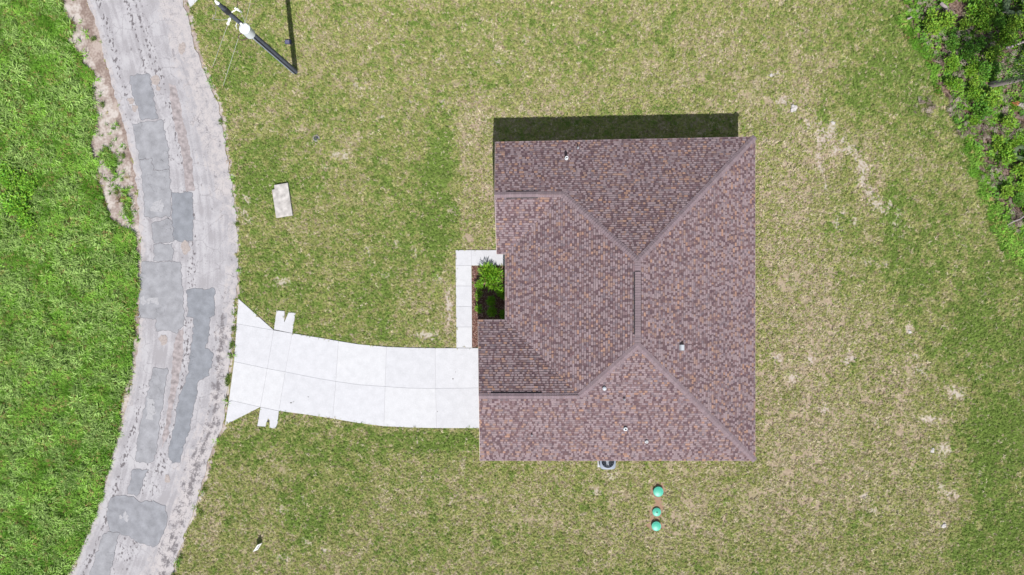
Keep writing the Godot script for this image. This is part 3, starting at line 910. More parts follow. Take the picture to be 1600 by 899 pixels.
func make_house() -> void:
	var A := eave_point(0)
	var B := eave_point(1)
	var C := eave_point(2)
	var D := eave_point(3)
	var E := eave_point(4)
	var F := eave_point(5)
	var G := eave_point(6)
	var H := eave_point(7)
	F = Vector2(-0.41, F.y)
	G = Vector2(-0.41, G.y)
	var mid := Vector2(7.0, 1.0)
	var north := plane_of(A, B, mid, 0.42)
	var east := plane_of(B, C, mid, 0.408)
	var south := plane_of(C, D, mid, 0.432)
	var west := plane_of(F, G, mid, 0.42)
	var wing := plane_of(H, G, Vector2(0, -6), 0.42)
	var garage := plane_of(E, F, Vector2(0, 6), 0.42)
	var p1 := three(north, east, west)
	var p2 := three(south, east, west)
	var wing_end := three(north, wing, west)
	var garage_end := three(south, garage, west)
	var wing_gable := meet(north, wing, Vector2(A.x, -9), Vector2(0, 1))
	var garage_gable := meet(south, garage, Vector2(D.x + 0.02, 2), Vector2(0, 1))

	var house := thing("house", "single storey house with a brown hipped shingle roof in the middle of the lot", "house", Vector3.ZERO)
	var faces := [
		[north, [A, B, p1, wing_end, wing_gable]], [east, [B, C, p2, p1]], [south, [C, D, garage_gable, garage_end, p2]],
		[west, [G, wing_end, p1, p2, garage_end, F]], [wing, [H, wing_gable, wing_end, G]], [garage, [E, F, garage_end, garage_gable]],
	]
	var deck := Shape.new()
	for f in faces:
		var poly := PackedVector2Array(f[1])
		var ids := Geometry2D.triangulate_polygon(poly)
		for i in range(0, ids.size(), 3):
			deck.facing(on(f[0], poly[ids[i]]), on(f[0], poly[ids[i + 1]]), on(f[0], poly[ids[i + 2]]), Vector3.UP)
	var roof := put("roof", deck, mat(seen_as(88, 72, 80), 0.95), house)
	var sm := vertex_mat(0.95, 0.25)
	var speck := grainy(Color(0.85, 0.85, 0.85), 0.75, 1.25, 1.6, 95, 0.95, 3)
	sm.albedo_texture = speck.albedo_texture
	sm.uv1_triplanar = true
	sm.uv1_world_triplanar = true
	sm.uv1_scale = Vector3.ONE * 1.6
	for f in faces:
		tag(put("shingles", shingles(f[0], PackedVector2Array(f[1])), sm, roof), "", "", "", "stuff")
	# hip and ridge caps
	var cap := Shape.new()
	var P1 := on(west, p1)
	var P2 := on(west, p2)
	var W := on(west, wing_end)
	var Q := on(west, garage_end)
	var wg := on(wing, wing_gable)
	var gg := on(garage, garage_gable)
	caps(cap, on(north, B), P1, north.n, east.n, 0.016, 0.19)
	caps(cap, on(south, C), P2, south.n, east.n, 0.016, 0.19)
	caps(cap, W, P1, north.n, west.n, 0.016, 0.19)
	caps(cap, Q, P2, south.n, west.n, 0.016, 0.19)
	caps(cap, P1, P2, west.n, east.n, 0.016, 0.19)
	caps(cap, wg, W, north.n, wing.n, 0.016, 0.19)
	caps(cap, gg, Q, south.n, garage.n, 0.016, 0.19)
	tag(put("ridge_caps", cap, sm, roof), "", "", "", "stuff")
	var louvre := mat(Color(0.012, 0.012, 0.015), 0.7)
	# raised vents along the three ridges
	for v in [[P1, P2, west.n, east.n, 425.0, 523.0, 1], [wg, W, wing.n, north.n, 791.0, 841.0, 0], [gg, Q, garage.n, south.n, 767.0, 846.0, 0]]:
		var from: Vector3 = v[0]
		var to: Vector3 = v[1]
		var grow: float = 1.0 / (1.0 - from.y / ALT)
		var a0 := from[2] * PER_M * grow + 449.5 if v[6] else from.x * PER_M * grow + 800.0
		var a1 := to[2] * PER_M * grow + 449.5 if v[6] else to.x * PER_M * grow + 800.0
		var rv := Shape.new()
		caps(rv, from.lerp(to, (v[4] - a0) / (a1 - a0)), from.lerp(to, (v[5] - a0) / (a1 - a0)), v[2], v[3], 0.08, 0.18, 0.05)
		var vent := put("ridge_vent", rv, sm, roof)
		# black louvre strips along both sides of the vent
		var va: Vector3 = from.lerp(to, (v[4] - a0) / (a1 - a0))
		var vb: Vector3 = from.lerp(to, (v[5] - a0) / (a1 - a0))
		for e in [[v[2], 0.06], [v[3], 0.025]]:
			var nn: Vector3 = e[0]
			var down: Vector3 = (vb - va).normalized().cross(nn).normalized()
			if down.y > 0.0:
				down = -down
			var lou := Shape.new()
			var i0: Vector3 = down * 0.178 + nn * 0.035
			var i1: Vector3 = down * (0.18 + float(e[1])) + nn * 0.03
			lou.quad(va + i0, vb + i0, vb + i1, va + i1, nn)
			lou.quad(va + i1, vb + i1, vb + i1 - nn * 0.03, va + i1 - nn * 0.03, down)
			put("louvre", lou, louvre, vent)
	# eave boards, soffit
	var outline := PackedVector2Array([A, B, C, D, E, F, G, H])
	var trim := mat(Color(0.42, 0.36, 0.33), 0.6)
	var fascia := Shape.new()
	for i in 8:
		var a := outline[i]
		var b := outline[(i + 1) % 8]
		var e := (b - a).normalized()
		var outw := Vector2(e.y, -e.x)
		var thick := outw * 0.02
		var c := (a + b) / 2.0
		if Geometry2D.is_point_in_polygon(c + outw * 0.1, outline):
			thick = -thick
		var lo := 2.58
		fascia.quad(Vector3(a.x, EAVE + 0.005, a.y) + Vector3(thick.x, 0, thick.y), Vector3(b.x, EAVE + 0.005, b.y) + Vector3(thick.x, 0, thick.y), Vector3(b.x, lo, b.y) + Vector3(thick.x, 0, thick.y), Vector3(a.x, lo, a.y) + Vector3(thick.x, 0, thick.y), Vector3(thick.x, 0, thick.y))
		fascia.quad(Vector3(a.x, EAVE + 0.005, a.y), Vector3(b.x, EAVE + 0.005, b.y), Vector3(b.x, EAVE + 0.005, b.y) + Vector3(thick.x, 0, thick.y), Vector3(a.x, EAVE + 0.005, a.y) + Vector3(thick.x, 0, thick.y), Vector3.UP)
	put("fascia", fascia, trim, house)
	var soffit := Shape.new()
	soffit.prism(outline, 2.6, 2.62)
	put("soffit", soffit, mat(Color(0.7, 0.68, 0.64), 0.7), house)
	# walls, each side a piece
	var stucco := grainy(Color(0.52, 0.48, 0.43), 0.9, 1.1, 0.8, 97)
	var base := house_base()
	for i in base.size():
		var a := base[i]
		var b := base[(i + 1) % base.size()]
		var e := (b - a).normalized()
		var inw := Vector2(-e.y, e.x)
		if not Geometry2D.is_point_in_polygon((a + b) / 2.0 + inw * 0.1, base):
			inw = -inw
		var trimmed := 0.2 if i % 2 else 0.0
		var a2 := a + e * trimmed
		var b2 := b - e * trimmed
		var wsh := Shape.new()
		wsh.prism(PackedVector2Array([a2, b2, b2 + inw * 0.198, a2 + inw * 0.198]), -0.1, 2.6)
		put("wall", wsh, stucco, house)
	for g in [[-0.62, -8.3, -2.6, north, wing, wing_gable.y], [-1.62, 2.5, 10.0, garage, south, garage_gable.y]]:
		var tri := Shape.new()
		var x: float = g[0]
		var top: float = g[2]
		var pk := Vector3(x, high_on(g[3], Vector2(x, g[5])) - 0.06, g[5])
		var l := Vector3(x, 2.62, g[1])
		var r := Vector3(x, 2.62, top)
		tri.facing(l, r, pk, Vector3.LEFT)
		tri.facing(l + Vector3(0.15, 0, 0), r + Vector3(0.15, 0, 0), pk + Vector3(0.15, 0, 0), Vector3.RIGHT)
		put("gable", tri, stucco, house)
	# rakes of the two gables
	for g in [[A, wing_gable, north], [H, wing_gable, wing], [E, garage_gable, garage], [D, garage_gable, south]]:
		var rake := Shape.new()
		var a := on(g[2], g[0], 0.004)
		var b := on(g[2], g[1], 0.004)
		var o := Vector3(-0.02, 0, 0)
		rake.quad(a + o, b + o, b + o - Vector3(0, 0.16, 0), a + o - Vector3(0, 0.16, 0), Vector3.LEFT)
		rake.quad(a, b, b + o, a + o, Vector3.UP)
		put("rake_board", rake, trim, house)
	# openings on the street side and round the back
	var white := mat(Color(0.75, 0.75, 0.73), 0.5)
	var glass := mat(Color(0.03, 0.04, 0.05), 0.08, 0.0, 0.5)
	var gd := Shape.new()
	gd.box(Vector3(-1.66, 0.05, 3.6), Vector3(-1.625, 2.2, 8.5))
	var door := put("garage_door", gd, white, house)
	for k in 4:
		var pn := Shape.new()
		pn.box(Vector3(-1.685, 0.1 + k * 0.53, 3.68), Vector3(-1.662, 0.56 + k * 0.53, 8.42))
		put("panel", pn, white, door)
	var fd := Shape.new()
	fd.box(Vector3(0.02, 0.05, -2.0), Vector3(0.056, 2.1, -1.05))
	put("door", fd, mat(Color(0.12, 0.07, 0.05), 0.5), house)
	for w in [[-0.66, -5.6, 0], [0.02, 0.5, 0], [3.0, 10.16, 1], [9.0, 10.16, 1], [14.44, -4.0, 0], [14.44, 1.5, 0], [14.44, 6.5, 0], [4.0, -8.62, 1], [10.0, -8.74, 1]]:
		var fr := Shape.new()
		var gl := Shape.new()
		var c := Vector3(w[0], 1.5, w[1])
		var half := Vector3(0.6, 0.6, 0.03) if w[2] else Vector3(0.03, 0.6, 0.6)
		var gh := Vector3(0.53, 0.53, 0.036) if w[2] else Vector3(0.036, 0.53, 0.53)
		fr.box(c - half, c + half)
		gl.box(c - gh, c + gh)
		put("pane", gl, glass, put("window", fr, white, house))
	# pipes and vents that stand out of the roof
	var lead := mat(Color(0.36, 0.38, 0.42), 0.45, 0.0, 0.5)
	var bore := mat(Color(0.02, 0.02, 0.02), 0.9)
	for v in [[885, 248, north, 0.09, 0.36, "white"], [903, 232, north, 0.045, 0.26, ""], [975, 624, south, 0.045, 0.28, ""], [977, 670, south, 0.1, 0.22, "white"], [1010, 690, south, 0.08, 0.2, "white"], [831, 680, south, 0.04, 0.26, ""]]:
		var p := roof_spot(v[0], v[1], v[2])
		var flash := Shape.new()
		var tilt := Transform3D(Basis(Quaternion(Vector3.UP, v[2].n)), p)
		flash.tint = seen_as(140, 120, 126, 1.75)
		flash.box(Vector3(-0.13, 0.012, -0.13), Vector3(0.13, 0.026, 0.13), tilt)
		var r: float = v[3]
		var h: float = v[4]
		var pipe := Shape.new()
		pipe.lathe([[r * 1.5, -0.03], [r * 1.15, 0.09], [r, 0.1], [r, h], [r * 0.55, h], [r * 0.55, h - 0.06]], 16, Transform3D(Basis(), p))
		put("vent_pipe", pipe, mat(Color(0.55, 0.57, 0.6), 0.5) if v[5] == "white" else lead, roof)
		var hole := Shape.new()
		hole.lathe([[r * 0.55, h - 0.06], [0.0, h - 0.06]], 16, Transform3D(Basis(), p))
		put("pipe_bore", hole, bore, roof)
		put("flashing", flash, sm, roof)
	# hooded kitchen and bath exhausts
	for v in [[1064, 543, east, 0.16, 0.26], [944, 607, south, 0.12, 0.22]]:
		var p := roof_spot(v[0], v[1], v[2])
		var n: Vector3 = v[2].n
		var tilt := Transform3D(Basis(Quaternion(Vector3.UP, n)), p)
		var hood := Shape.new()
		var half: float = v[3]
		var h: float = v[4]
		var flash := Shape.new()
		flash.tint = seen_as(140, 120, 126, 1.75)
		flash.box(Vector3(-half * 1.4, 0.012, -half * 1.4), Vector3(half * 1.4, 0.026, half * 1.4), tilt)
		put("flashing", flash, sm, roof)
		if v[2] == east:
			# a barrel-topped hood
			var prev := []
			for k in 9:
				var a := PI * k / 8.0
				prev.append(Vector2(-half * cos(a) * 0.85, 0.1 + (h - 0.1) * sin(a)))
			for k in 8:
				var q0: Vector2 = prev[k]
				var q1: Vector2 = prev[k + 1]
				hood.quad(tilt * Vector3(q0.x, q0.y, -half), tilt * Vector3(q1.x, q1.y, -half), tilt * Vector3(q1.x, q1.y, half), tilt * Vector3(q0.x, q0.y, half), tilt.basis * Vector3(q0.x + q1.x, q0.y + q1.y - 0.2, 0))
				for e in [-1.0, 1.0]:
					hood.facing(tilt * Vector3(q0.x, q0.y, half * e), tilt * Vector3(q1.x, q1.y, half * e), tilt * Vector3(0, 0.02, half * e), tilt.basis * Vector3(0, 0, e))
			for e in [-1.0, 1.0]:
				hood.quad(tilt * Vector3(half * 0.85 * e, 0.1, -half), tilt * Vector3(half * 0.85 * e, 0.1, half), tilt * Vector3(half * 0.85 * e, 0.02, half), tilt * Vector3(half * 0.85 * e, 0.02, -half), tilt.basis * Vector3(e, 0, 0))
		else:
			hood.lathe([[half * 0.6, 0.0], [half * 0.6, h * 0.6], [half, h * 0.6], [half * 0.95, h * 0.85], [half * 0.5, h], [0.0, h * 1.05]], 18, Transform3D(Basis(), p))
		put("exhaust_hood", hood, lead, roof)

func roof_spot(px: float, py: float, f: Dictionary) -> Vector3:
	var h := 4.0
	var p := Vector3()
	for k in 12:
		p = at(px, py, h)
		h = high_on(f, Vector2(p.x, p.z))
	return Vector3(p.x, h, p.z)

# ------------------------------------------------------------------ utility pole
func make_pole() -> void:
	var foot := at(462, 112)
	var top := at(340, 5, 11.2)
	var pole := thing("utility_pole", "tall grey utility pole with a white transformer beside the road", "utility pole", foot)
	var up := (top - foot)
	var on_pole := func(h: float) -> Vector3:
		return up * (h / 11.2)
	var wood := grainy(Color(0.075, 0.085, 0.11), 0.6, 1.4, 0.8, 110, 0.8, 5)
	wood.uv1_scale = Vector3(3.0, 0.35, 3.0)
	var s := Shape.new()
	var path := []
	var radii := []
	for k in 13:
		path.append(up * (k / 12.0) - Vector3(0, 0.1 if k == 0 else 0.0, 0))
		radii.append(lerpf(0.155, 0.105, k / 12.0))
	s.tube(path, radii, 20)
	put("pole_shaft", s, wood, pole)
	var metal := mat(Color(0.55, 0.56, 0.58), 0.4, 0.0, 0.6)
	var grey := mat(Color(0.50, 0.53, 0.57), 0.45)
	var china := mat(Color(0.78, 0.78, 0.76), 0.25)
	var black := mat(Color(0.025, 0.027, 0.035), 0.6)
	# cable guard and riser up the shaft
	var riser := Shape.new()
	riser.tube([Vector3(-0.13, 0, 0.13), on_pole.call(6.6) + Vector3(-0.12, 0, 0.12)], [0.035, 0.035], 8)
	put("conduit", riser, mat(Color(0.26, 0.30, 0.37), 0.5), pole)
	var cable := Shape.new()
	cable.tube([Vector3(0.02, 0, 0.19), on_pole.call(7.0) + Vector3(0.02, 0, 0.165)], [0.025, 0.025], 8)
	put("cable", cable, black, pole)
	# transformer can, hung on the street side
	var c: Vector3 = at(382.5, 45, 8.8) - foot
	var can := Shape.new()
	can.lathe([[0.0, -0.75], [0.25, -0.75], [0.27, -0.72], [0.27, 0.0], [0.29, 0.01], [0.29, 0.05], [0.2, 0.1], [0.0, 0.12]], 28, Transform3D(Basis(), c))
	var tr := put("transformer", can, grey, pole)
	for b in [[0.16, -0.12], [-0.1, -0.16]]:
		var bush := Shape.new()
		var prof := []
		for k in 5:
			prof.append([0.055, 0.04 + k * 0.055]); prof.append([0.03, 0.065 + k * 0.055])
		prof.append([0.0, 0.34])
		bush.lathe(prof, 12, Transform3D(Basis(), c + Vector3(b[0], 0.05, b[1])))
		put("bushing", bush, china, tr)
	var hang := Shape.new()
	hang.box(Vector3(-0.09, -0.6, -0.09), Vector3(0.09, -0.1, 0.09), Transform3D(Basis(), (c + on_pole.call(c.y)) * 0.5))
	put("hanger", hang, metal, pole)
	# secondary rack below the can
	var rk: Vector3 = at(391, 53, 8.0) - foot
	var rack := Shape.new()
	rack.box(Vector3(-0.13, -0.18, -0.11), Vector3(0.15, 0.16, 0.11), Transform3D(Basis(Vector3.UP, 0.6), rk))
	put("rack_box", rack, grey, pole)
	# coil of spare cable on a bracket
	var coil := Shape.new()
	var cc: Vector3 = at(378.5, 57, 7.7) - foot
	for ring in 3:
		var pts := []
		var rr := []
		for k in 25:
			pts.append(cc + Vector3(cos(TAU * k / 24.0) * (0.22 + ring * 0.02), sin(TAU * k / 24.0) * 0.05 - ring * 0.04, sin(TAU * k / 24.0) * 0.2))
			rr.append(0.02)
		coil.tube(pts, rr, 6, false)
	put("cable_coil", coil, mat(Color(0.09, 0.06, 0.04), 0.7), pole)
	# fuse cutout on its arm, and pole-top insulator
	var a0: Vector3 = on_pole.call(9.9)
	var a1: Vector3 = at(370, 14.5, 9.9) - foot
	var arm := Shape.new()
	arm.tube([a0, a1], [0.035, 0.03], 8)
	put("cutout_arm", arm, china, pole)
	var cut := Shape.new()
	cut.lathe([[0.0, -0.32], [0.035, -0.32], [0.06, -0.2], [0.035, -0.17], [0.06, -0.08], [0.035, -0.05], [0.06, 0.04], [0.035, 0.08], [0.05, 0.14], [0.0, 0.18]], 12, Transform3D(Basis(Vector3(0, 0, 1), 0.3), a1))
	var tubes := Shape.new()
	tubes.tube([a1 + Vector3(0.1, 0.16, 0.03), a1 + Vector3(0.13, -0.3, 0.03)], [0.022, 0.022], 8)
	put("fuse_cutout", cut, china, pole)
	put("fuse_tube", tubes, metal, pole)
	var band := Shape.new()
	band.tube([on_pole.call(10.05), on_pole.call(10.55)], [0.15, 0.15], 18)
	put("pole_band", band, black, pole)
	var pin := Shape.new()
	var prof2 := []
	for k in 4:
		prof2.append([0.085 - k * 0.008, k * 0.075]); prof2.append([0.045, k * 0.075 + 0.05])
	prof2.append([0.0, 0.36])
	pin.lathe(prof2, 14, Transform3D(Basis(), up))
	put("insulator", pin, china, pole)
	var hook := Shape.new()
	hook.tube([on_pole.call(8.9), on_pole.call(8.9) + Vector3(-0.1, 0.02, 0.28), on_pole.call(8.7) + Vector3(-0.12, 0, 0.36)], [0.02, 0.02, 0.02], 6)
	put("step_bracket", hook, metal, pole)
	# jumpers
	var wire := mat(Color(0.28, 0.28, 0.28), 0.5)
	for ends in [[up + Vector3(0, 0.36, 0), at(331, 29, 9.6) - foot, 0.3], [a1 + Vector3(0.1, 0.16, 0), c + Vector3(0.16, 0.4, -0.12), 0.25], [at(331, 29, 9.6) - foot, a0 + Vector3(-0.1, -0.4, 0), 0.3]]:
		var jump := Shape.new()
		jump.tube(curve(ends[0], ends[1], ends[2]), fill_array(0.011, 11), 6)
		put("jumper", jump, wire, pole)
	# two guys down to their anchors at the edge of the road
	for g in [[9.7, 331, 107, true], [8.3, 347, 138, false]]:
		var hi: Vector3 = foot + on_pole.call(g[0])
		var lo := at(g[1], g[2], 0.0)
		var guy := thing("guy_wire", "thin guy wire with white insulators, the one nearer the road" if g[3] else "thin guy wire without insulators, the one nearer the pole", "guy wire", lo)
		var gs := Shape.new()
		gs.tube([hi - lo, Vector3(0, 0.0, 0)], [0.011, 0.011], 6)
		put("strand", gs, mat(Color(0.42, 0.43, 0.42), 0.5), guy)
		var rod := Shape.new()
		var d := (hi - lo).normalized()
		rod.tube([-d * 0.1, d * 0.5], [0.018, 0.014], 8)
		put("anchor_rod", rod, mat(Color(0.35, 0.22, 0.16), 0.7), guy)
		if g[3]:
			for k in 2:
				var ins := Shape.new()
				var o := (hi - lo) - d * (0.75 + k * 0.62)
				var turn := Basis(Quaternion(Vector3.UP, d))
				ins.lathe([[0.0, -0.2], [0.05, -0.18], [0.075, -0.1], [0.04, -0.06], [0.075, 0.0], [0.04, 0.05], [0.07, 0.1], [0.05, 0.18], [0.0, 0.2]], 12, Transform3D(turn, o))
				put("insulator", ins, china, guy)
	# lines that leave the pole to the north
	for l in [[9.9, 352, -110, 9.7, 0.5, 0.013, "dark overhead line running off the top of the pole"], [8.8, 398, -120, 8.7, 0.5, 0.008, "pale overhead line leaving the transformer"]]:
		var from := foot + (a1 + Vector3(0.05, 0.1, -0.05) if l[0] > 9.0 else c + Vector3(0.16, 0.4, -0.12))
		var to := at(l[1], l[2], l[3])
		var ov := Shape.new()
		ov.tube(curve(Vector3.ZERO, to - from, l[4]), fill_array(l[5], 11), 6)
		var o := put("overhead_line", ov, black if l[0] > 9.0 else mat(Color(0.5, 0.5, 0.5), 0.5))
		o.position = from
		tag(o, l[6], "power line")

func fill_array(x: float, n: int) -> Array:
	var a := []
	a.resize(n)
	a.fill(x)
	return a

func curve(a: Vector3, b: Vector3, sag: float) -> Array:
	var out := []
	for k in 11:
		var t := k / 10.0
		out.append(a.lerp(b, t) - Vector3(0, sag * 4.0 * t * (1.0 - t), 0))
	return out

# ------------------------------------------------------------------ things about the yard
func make_yard_things() -> void:
	# concrete slab in the front lawn
	var sl := Shape.new()
	var centre := at(442, 314)
	var poly := PackedVector2Array()
	for p in flat(SLAB):
		poly.append(p - Vector2(centre.x, centre.z))
	sl.prism(poly, -0.1, 0.23, 0.012)
	var stained := grainy(seen_as(226, 220, 218), 0.62, 1.3, 0.3, 130, 0.9, 5)
	var o := put("concrete_slab", sl, stained)
	o.position = centre
	tag(o, "stained concrete slab with a notched corner lying in the front lawn", "slab")
	# air conditioner
	var ac := thing("air_conditioner", "grey air conditioner unit half hidden under the lower eave", "air conditioner", at(947, 716.5))
	var shell := Shape.new()
	var ring := PackedVector2Array()
	for k in 40:
		var d := Vector2(cos(TAU * k / 40.0), sin(TAU * k / 40.0))
		ring.append(d * (0.5 / pow(pow(absf(d.x), 5.0) + pow(absf(d.y), 5.0), 0.2)))
	var grey := mat(Color(0.17, 0.20, 0.26), 0.5)
	# side skin and top with a round opening
	for i in ring.size():
		var j := (i + 1) % ring.size()
		var p := ring[i]
		var q := ring[j]
		shell.quad(Vector3(p.x, 0.08, p.y), Vector3(q.x, 0.08, q.y), Vector3(q.x, 0.86, q.y), Vector3(p.x, 0.86, p.y), Vector3(p.x + q.x, 0, p.y + q.y))
		var a := p.normalized() * 0.4
		var b := q.normalized() * 0.4
		shell.quad(Vector3(p.x, 0.86, p.y), Vector3(q.x, 0.86, q.y), Vector3(b.x, 0.88, b.y), Vector3(a.x, 0.88, a.y), Vector3.UP)
		shell.quad(Vector3(a.x, 0.88, a.y), Vector3(b.x, 0.88, b.y), Vector3(b.x, 0.5, b.y), Vector3(a.x, 0.5, a.y), Vector3(-a.x, 0, -a.y))
	put("casing", shell, grey, ac)
	var inside := Shape.new()
	inside.lathe([[0.395, 0.5], [0.0, 0.5]], 28)
	put("fan_well", inside, mat(Color(0.012, 0.014, 0.025), 0.8), ac)
	var blades := Shape.new()
	for k in 3:
		var t := Transform3D(Basis(Vector3.UP, TAU * k / 3.0 + 0.5), Vector3(0, 0.68, 0))
		blades.quad(t * Vector3(0.05, 0.02, -0.05), t * Vector3(0.34, 0.07, -0.12), t * Vector3(0.36, -0.03, 0.07), t * Vector3(0.05, -0.02, 0.06), Vector3.UP)
	blades.lathe([[0.09, 0.6], [0.09, 0.72], [0.0, 0.74]], 16)
	put("fan", blades, mat(Color(0.30, 0.32, 0.36), 0.4), ac)
	var guard := Shape.new()
	for r in [0.13, 0.22, 0.31]:
		var pts := []
		for k in 29:
			pts.append(Vector3(cos(TAU * k / 28.0) * r, 0.89, sin(TAU * k / 28.0) * r))
		guard.tube(pts, fill_array(0.004, 29), 4, false)
	for k in 8:
		var d := Vector3(cos(PI * k / 8.0), 0, sin(PI * k / 8.0)) * 0.41
		guard.tube([Vector3(0, 0.892, 0) - d, Vector3(0, 0.892, 0) + d], [0.004, 0.004], 4, false)
	put("fan_guard", guard, grey, ac)
	var pad := Shape.new()
	pad.box(Vector3(-0.56, -0.05, -0.56), Vector3(0.56, 0.08, 0.56))
	put("pad", pad, concrete(1), ac)
	# splash block beside it
	var sb := Shape.new()
	sb.box(Vector3(-0.24, -0.02, -0.38), Vector3(0.24, 0.09, 0.30))
	var block := put("splash_block", sb, mat(seen_as(214, 196, 160), 0.9))
	block.position = at(969, 713)
	tag(block, "small tan block on the grass just right of the air conditioner", "block")
	# three septic lids
	var lid_mat := mat(Color(0.045, 0.34, 0.245), 0.45, 0.0, 0.5)
	var k2 := 0
	for v in [[1028, 767.5, 0.33, 0.2, "green plastic septic lid nearest the house, topmost of three in a column"], [1026, 800, 0.28, 0.09, "small green plastic septic lid with a dark centre cap, the middle of three"], [1025, 821.5, 0.31, 0.17, "green plastic septic lid farthest from the house, lowest of three in a column"]]:
		var l := thing("septic_lid", v[4], "septic lid", at(v[0], v[1]), "green septic lids in the side lawn")
		var r: float = v[2]
		var h: float = v[3]
		var neck := Shape.new()
		neck.lathe([[r * 0.93, -0.05], [r * 0.93, h - 0.05]], 28)
		put("riser", neck, mat(Color(0.03, 0.16, 0.11), 0.6), l)
		var dome := Shape.new()
		dome.lathe([[r * 0.93, h - 0.06], [r, h - 0.06], [r, h - 0.015], [r * 0.94, h], [r * 0.86, h], [r * 0.84, h + 0.012], [r * 0.5, h + 0.04], [r * 0.18, h + 0.05], [0.0, h + 0.05]], 28)
		for e in 8:
			var t := Transform3D(Basis(Vector3.UP, TAU * e / 8.0), Vector3(0, h + 0.012, 0))
			dome.quad(t * Vector3(r * 0.2, 0.042, -0.014), t * Vector3(r * 0.8, 0.012, -0.014), t * Vector3(r * 0.8, 0.012, 0.014), t * Vector3(r * 0.2, 0.042, 0.014), Vector3.UP)
		var lid := put("lid", dome, lid_mat, l)
		if k2 == 1:
			var knob := Shape.new()
			knob.lathe([[0.05, h + 0.03], [0.05, h + 0.065], [0.0, h + 0.067]], 12)
			put("centre_cap", knob, mat(Color(0.02, 0.09, 0.06), 0.6), lid)
		k2 += 1
	# yard sign by the street
	var sg := thing("yard_sign", "small white yard sign on wire stakes in the lower left lawn", "sign", at(407, 853), "", 1.0)
	var board := Shape.new()
	var lean := Transform3D(Basis(Vector3(1, 0, 0), -0.25), Vector3(0, 0.16, 0))
	board.box(Vector3(-0.26, 0.0, -0.006), Vector3(0.26, 0.5, 0.006), lean)
	put("board", board, mat(Color(0.8, 0.8, 0.82), 0.5), sg)
	var ink := Shape.new()
	ink.box(Vector3(-0.15, 0.13, 0.0065), Vector3(0.15, 0.3, 0.0085), lean)
	put("printed_band", ink, mat(Color(0.30, 0.30, 0.38), 0.5), sg)
	for e in [-0.19, 0.19]:
		var st := Shape.new()
		st.tube([lean * Vector3(e, -0.3, -0.012), lean * Vector3(e, 0.62, -0.012)], [0.008, 0.008], 6)
		put("stake", st, mat(Color(0.3, 0.3, 0.3), 0.5), sg)
	# round lid and small box in the grass
	var rl := thing("valve_box", "round dark valve box in a pale ring, in the upper front lawn", "valve box", at(494, 216))
	var rim := Shape.new()
	rim.lathe([[0.23, -0.05], [0.23, 0.05], [0.215, 0.06], [0.155, 0.06], [0.15, 0.03]], 24)
	put("ring", rim, mat(seen_as(176, 172, 164), 0.9), rl)
	var disc := Shape.new()
	disc.lathe([[0.15, 0.035], [0.14, 0.045], [0.0, 0.05]], 24)
	put("lid", disc, mat(Color(0.035, 0.035, 0.07), 0.5), rl)
	var bx := thing("utility_box", "small dark grey utility box on the grass across the pole's shadow", "utility box", at(450.5, 66.5))
	var body := Shape.new()
	body.prism(PackedVector2Array([Vector2(-0.2, -0.13), Vector2(0.2, -0.15), Vector2(0.22, 0.1), Vector2(0.0, 0.13), Vector2(-0.2, 0.12)]), -0.05, 0.14, 0.012)
	put("box_body", body, mat(Color(0.06, 0.06, 0.11), 0.5), bx)
	var bl := Shape.new()
	bl.box(Vector3(-0.15, 0.14, -0.1), Vector3(0.15, 0.15, 0.08))
	put("box_lid", bl, mat(Color(0.09, 0.09, 0.15), 0.5), bx)
	# pale rocks turned up behind the house
	var rockm := grainy(seen_as(236, 230, 228), 0.85, 1.1, 1.2, 140)
	for v in [[1240, 169.5, 0.3, "largest whitish broken rock lying in the grass right of the roof's upper corner"], [1302, 192, 0.14, "small whitish stone in the sandy streak right of the house"], [1457, 704, 0.18, "whitish stone at the sandy edge of the lower right lawn"], [1475, 822, 0.17, "grey white stone near the bottom of the right lawn"], [1205, 118, 0.12, "small pale stone in the upper right lawn"], [1422, 519, 0.11, "small pale stone in the middle of the right lawn"]]:
		var r := Shape.new()
		var size: float = v[2]
		var lump := noise(150 + int(v[0]), 1.1, 2)
		var pts := []
		for i in 6:
			var row := []
			for j in 12:
				var th := (PI * 0.5) * i / 5.0
				var d := Vector3(cos(TAU * j / 12.0) * sin(th), cos(th) * 0.35, sin(TAU * j / 12.0) * sin(th) * 0.75)
				row.append(d * size * (1.0 + 0.55 * lump.get_noise_3d(d.x * 2.0, d.y * 2.0, d.z * 2.0)))
			pts.append(row)
		for i in 5:
			for j in 12:
				r.quad(pts[i][j], pts[i][(j + 1) % 12], pts[i + 1][(j + 1) % 12], pts[i + 1][j], pts[i][j] + Vector3(0, 0.02, 0))
		var ro := put("rock", r, rockm)
		ro.position = at(v[0], v[1]) + Vector3(0, 0.01, 0)
		ro.rotation.y = rng.randf() * 6.0
		tag(ro, v[3], "rock", "pale rocks in the back lawn")

